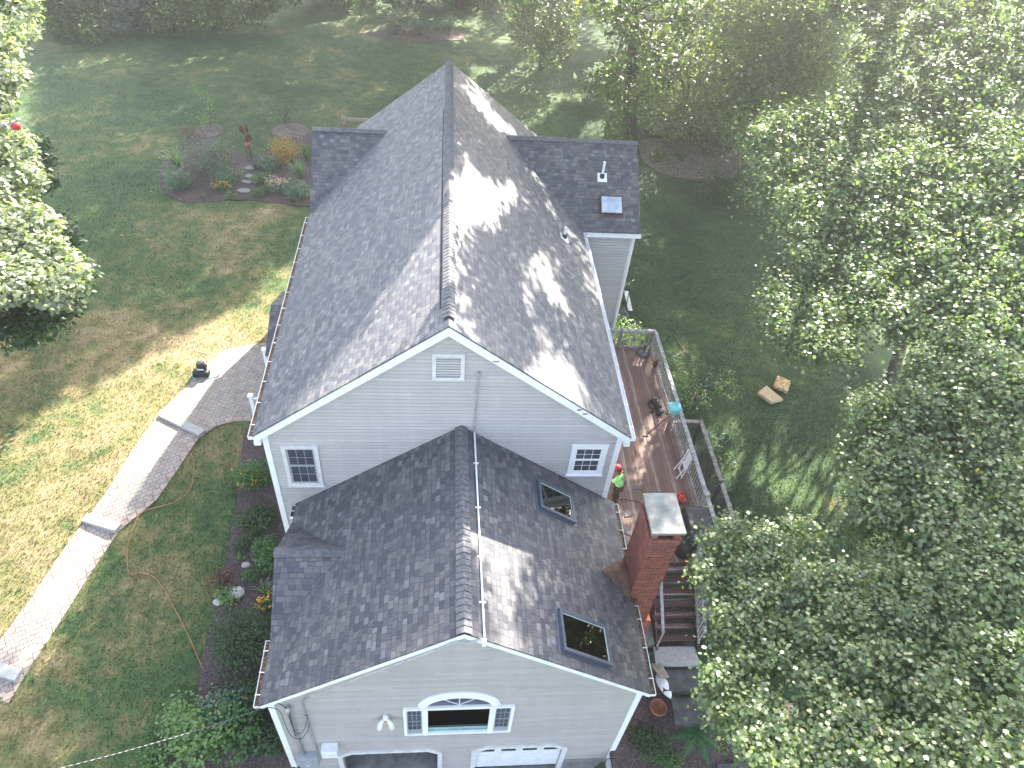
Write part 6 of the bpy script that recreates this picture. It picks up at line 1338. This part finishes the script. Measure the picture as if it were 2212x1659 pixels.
for i, (x, y) in enumerate(TR):  # added trees; leaf clusters kept only where their shade should fall
    C = PC_[asg == i]
    if len(C) < 5: continue
    g0_ = float(T(x, y, True)); cm = C.mean(0)
    lb = {2: 'slim dark trunk of an added shade tree rising through pale foliage right of the tallest trunk', 4: 'farther dark trunk of an added shade tree at the top edge above the pale undergrowth', 5: 'dark trunk of an added shade tree at the top edge above the sunny lawn patches', 7: 'dark trunk of an added shade tree at the top edge just right of the main roof peak', 8: 'dark trunk of an added shade tree at the top edge left of the main roof peak'}.get(i, 'tall tree added for its shade, crown unseen above the top edge of the picture')
    tree('added_shade_tree', lb, 'tree', (x, y, g0_), (x*.6+cm[0]*.4, y*.6+cm[1]*.4, C[:, 2].max()-3), .42, C, .72, 24, .34, 'wood', 'added trees shading the garden from beyond the frame', nl=12, bark='darkbark', flat=.8, maxlimb=16)
# ------------------------------------------------------------------ grass
def grassmesh(n, seed=5):
    rg = np.random.default_rng(seed); x = rg.uniform(-28, 19, n*3); y = rg.uniform(-9, 44, n*3)
    d = np.sqrt((x-CAM[0])**2+(y-CAM[1])**2+400); kp = rg.random(n*3) < np.clip((27/d)**2, 0, 1)*.95; x, y = x[kp], y[kp]
    z = T(x, y, True); q = proj(np.stack([x, y, z], 1)); k = (q[:, 0] > -60) & (q[:, 0] < 2280) & (q[:, 1] > 40) & (q[:, 1] < 1730)
    for pl in (BED1, BED2, WALK): k &= ~inpoly(x, y, pl)
    k &= ~((abs(x) < 4.9) & (y > -7) & (y < 15.6)); k &= ~((x > 4.5) & (x < 8.6) & (y > -9) & (y < 9.3)); k &= ~((x > 4.8) & (x < 9.4) & (y < -3)) ; k &= ~((x > 4) & (x < 7.2) & (y > 9.8) & (y < 16))
    x, y, z = x[k][:n], y[k][:n], z[k][:n]; m_ = len(x)
    z = z+.035*np.sin(x*1.3+y*.7)*np.sin(y*.9-x*.4)*((x < -5) | (x > 9) | (y > 16))
    a = rg.uniform(0, 6.283, m_); h = rg.uniform(.035, .085, m_); w = rg.uniform(.012, .026, m_); b = rg.uniform(0, 6.283, m_); ln = rg.uniform(.0, .07, m_)
    P = np.stack([x, y, z], 1); s = np.stack([np.cos(a), np.sin(a), 0*a], 1)*w[:, None]; tip = np.stack([ln*np.cos(b), ln*np.sin(b), h], 1)
    V = np.stack([P-s-[0, 0, .01], P+s-[0, 0, .01], P+tip], 1).reshape(-1, 3); F = np.arange(m_*3).reshape(-1, 3)
    o = np_mesh('grass', V, F, M['blade']); tag(o, 'short green and straw coloured lawn grass around the house', 'grass', kind='stuff')
grassmesh(int(GRN))
# fallen leaves on the back lawn
n = 160; x = RNG.uniform(-16, 12, n); y = RNG.uniform(17, 42, n); P = np.stack([x, y, T(x, y, True)+.06], 1); V, F = leafcloud(P, .16, np.tile([0, 0, 2.], (n, 1)), spread=.2); tag(np_mesh('fallen_leaves', V, F, M['gold']), 'fallen yellow leaves scattered over the back lawn', 'leaves', kind='stuff')
# ------------------------------------------------------------------ haze
if HAZE > 0:  # added haze volume stands in for the veil of lens flare
    m, nt, b = newmat('haze'); nt.nodes.remove(b); v_ = nt.nodes.new('ShaderNodeVolumePrincipled'); v_.inputs['Density'].default_value = HAZE; v_.inputs['Color'].default_value = (.93, .96, 1, 1); v_.inputs['Anisotropy'].default_value = .8
    nt.links.new(v_.outputs[0], nt.nodes['Material Output'].inputs['Volume'])
    mb = MB(); mb.bb((-125, -65, -11), (125, 165, 32)); hz_ = mb.build('haze', m); tag(hz_, 'pale haze added over the garden in place of a lens flare veil', 'haze', kind='stuff')
# ------------------------------------------------------------------ light
w = bpy.data.worlds.new('World'); S.world = w; w.use_nodes = True; nt = w.node_tree
sky = nt.nodes.new('ShaderNodeTexSky'); sky.sky_type = 'NISHITA'; sky.sun_disc = False
sky.sun_elevation = SEL; sky.sun_rotation = SAZ; sky.air_density = 1.0; sky.dust_density = 2.0; sky.ozone_density = .6
hs = nt.nodes.new('ShaderNodeHueSaturation'); hs.inputs['Saturation'].default_value = .68; nt.links.new(sky.outputs[0], hs.inputs['Color']); nt.links.new(hs.outputs[0], nt.nodes['Background'].inputs[0]); nt.nodes['Background'].inputs[1].default_value = SKYS
L = bpy.data.lights.new('sun', 'SUN'); L.energy = SUNE; L.angle = R(.53); L.color = (1, .915, .77)
lo = bpy.data.objects.new('sun', L); COL.objects.link(lo); lo.rotation_euler = Vector(tuple(SUN)).to_track_quat('Z', 'Y').to_euler(); lo.location = (20, 30, 40)
v = S.view_settings; v.view_transform = 'Standard'; v.look = 'None'; v.exposure = EXPO; v.gamma = 1; v.use_curve_mapping = False
S.cycles.max_bounces = 8; S.cycles.transparent_max_bounces = 8; S.cycles.diffuse_bounces = 4; S.cycles.caustics_reflective = False; S.cycles.caustics_refractive = False
S.cycles.use_denoising = True
try: S.cycles.denoiser = 'OPENIMAGEDENOISE'
except Exception: pass
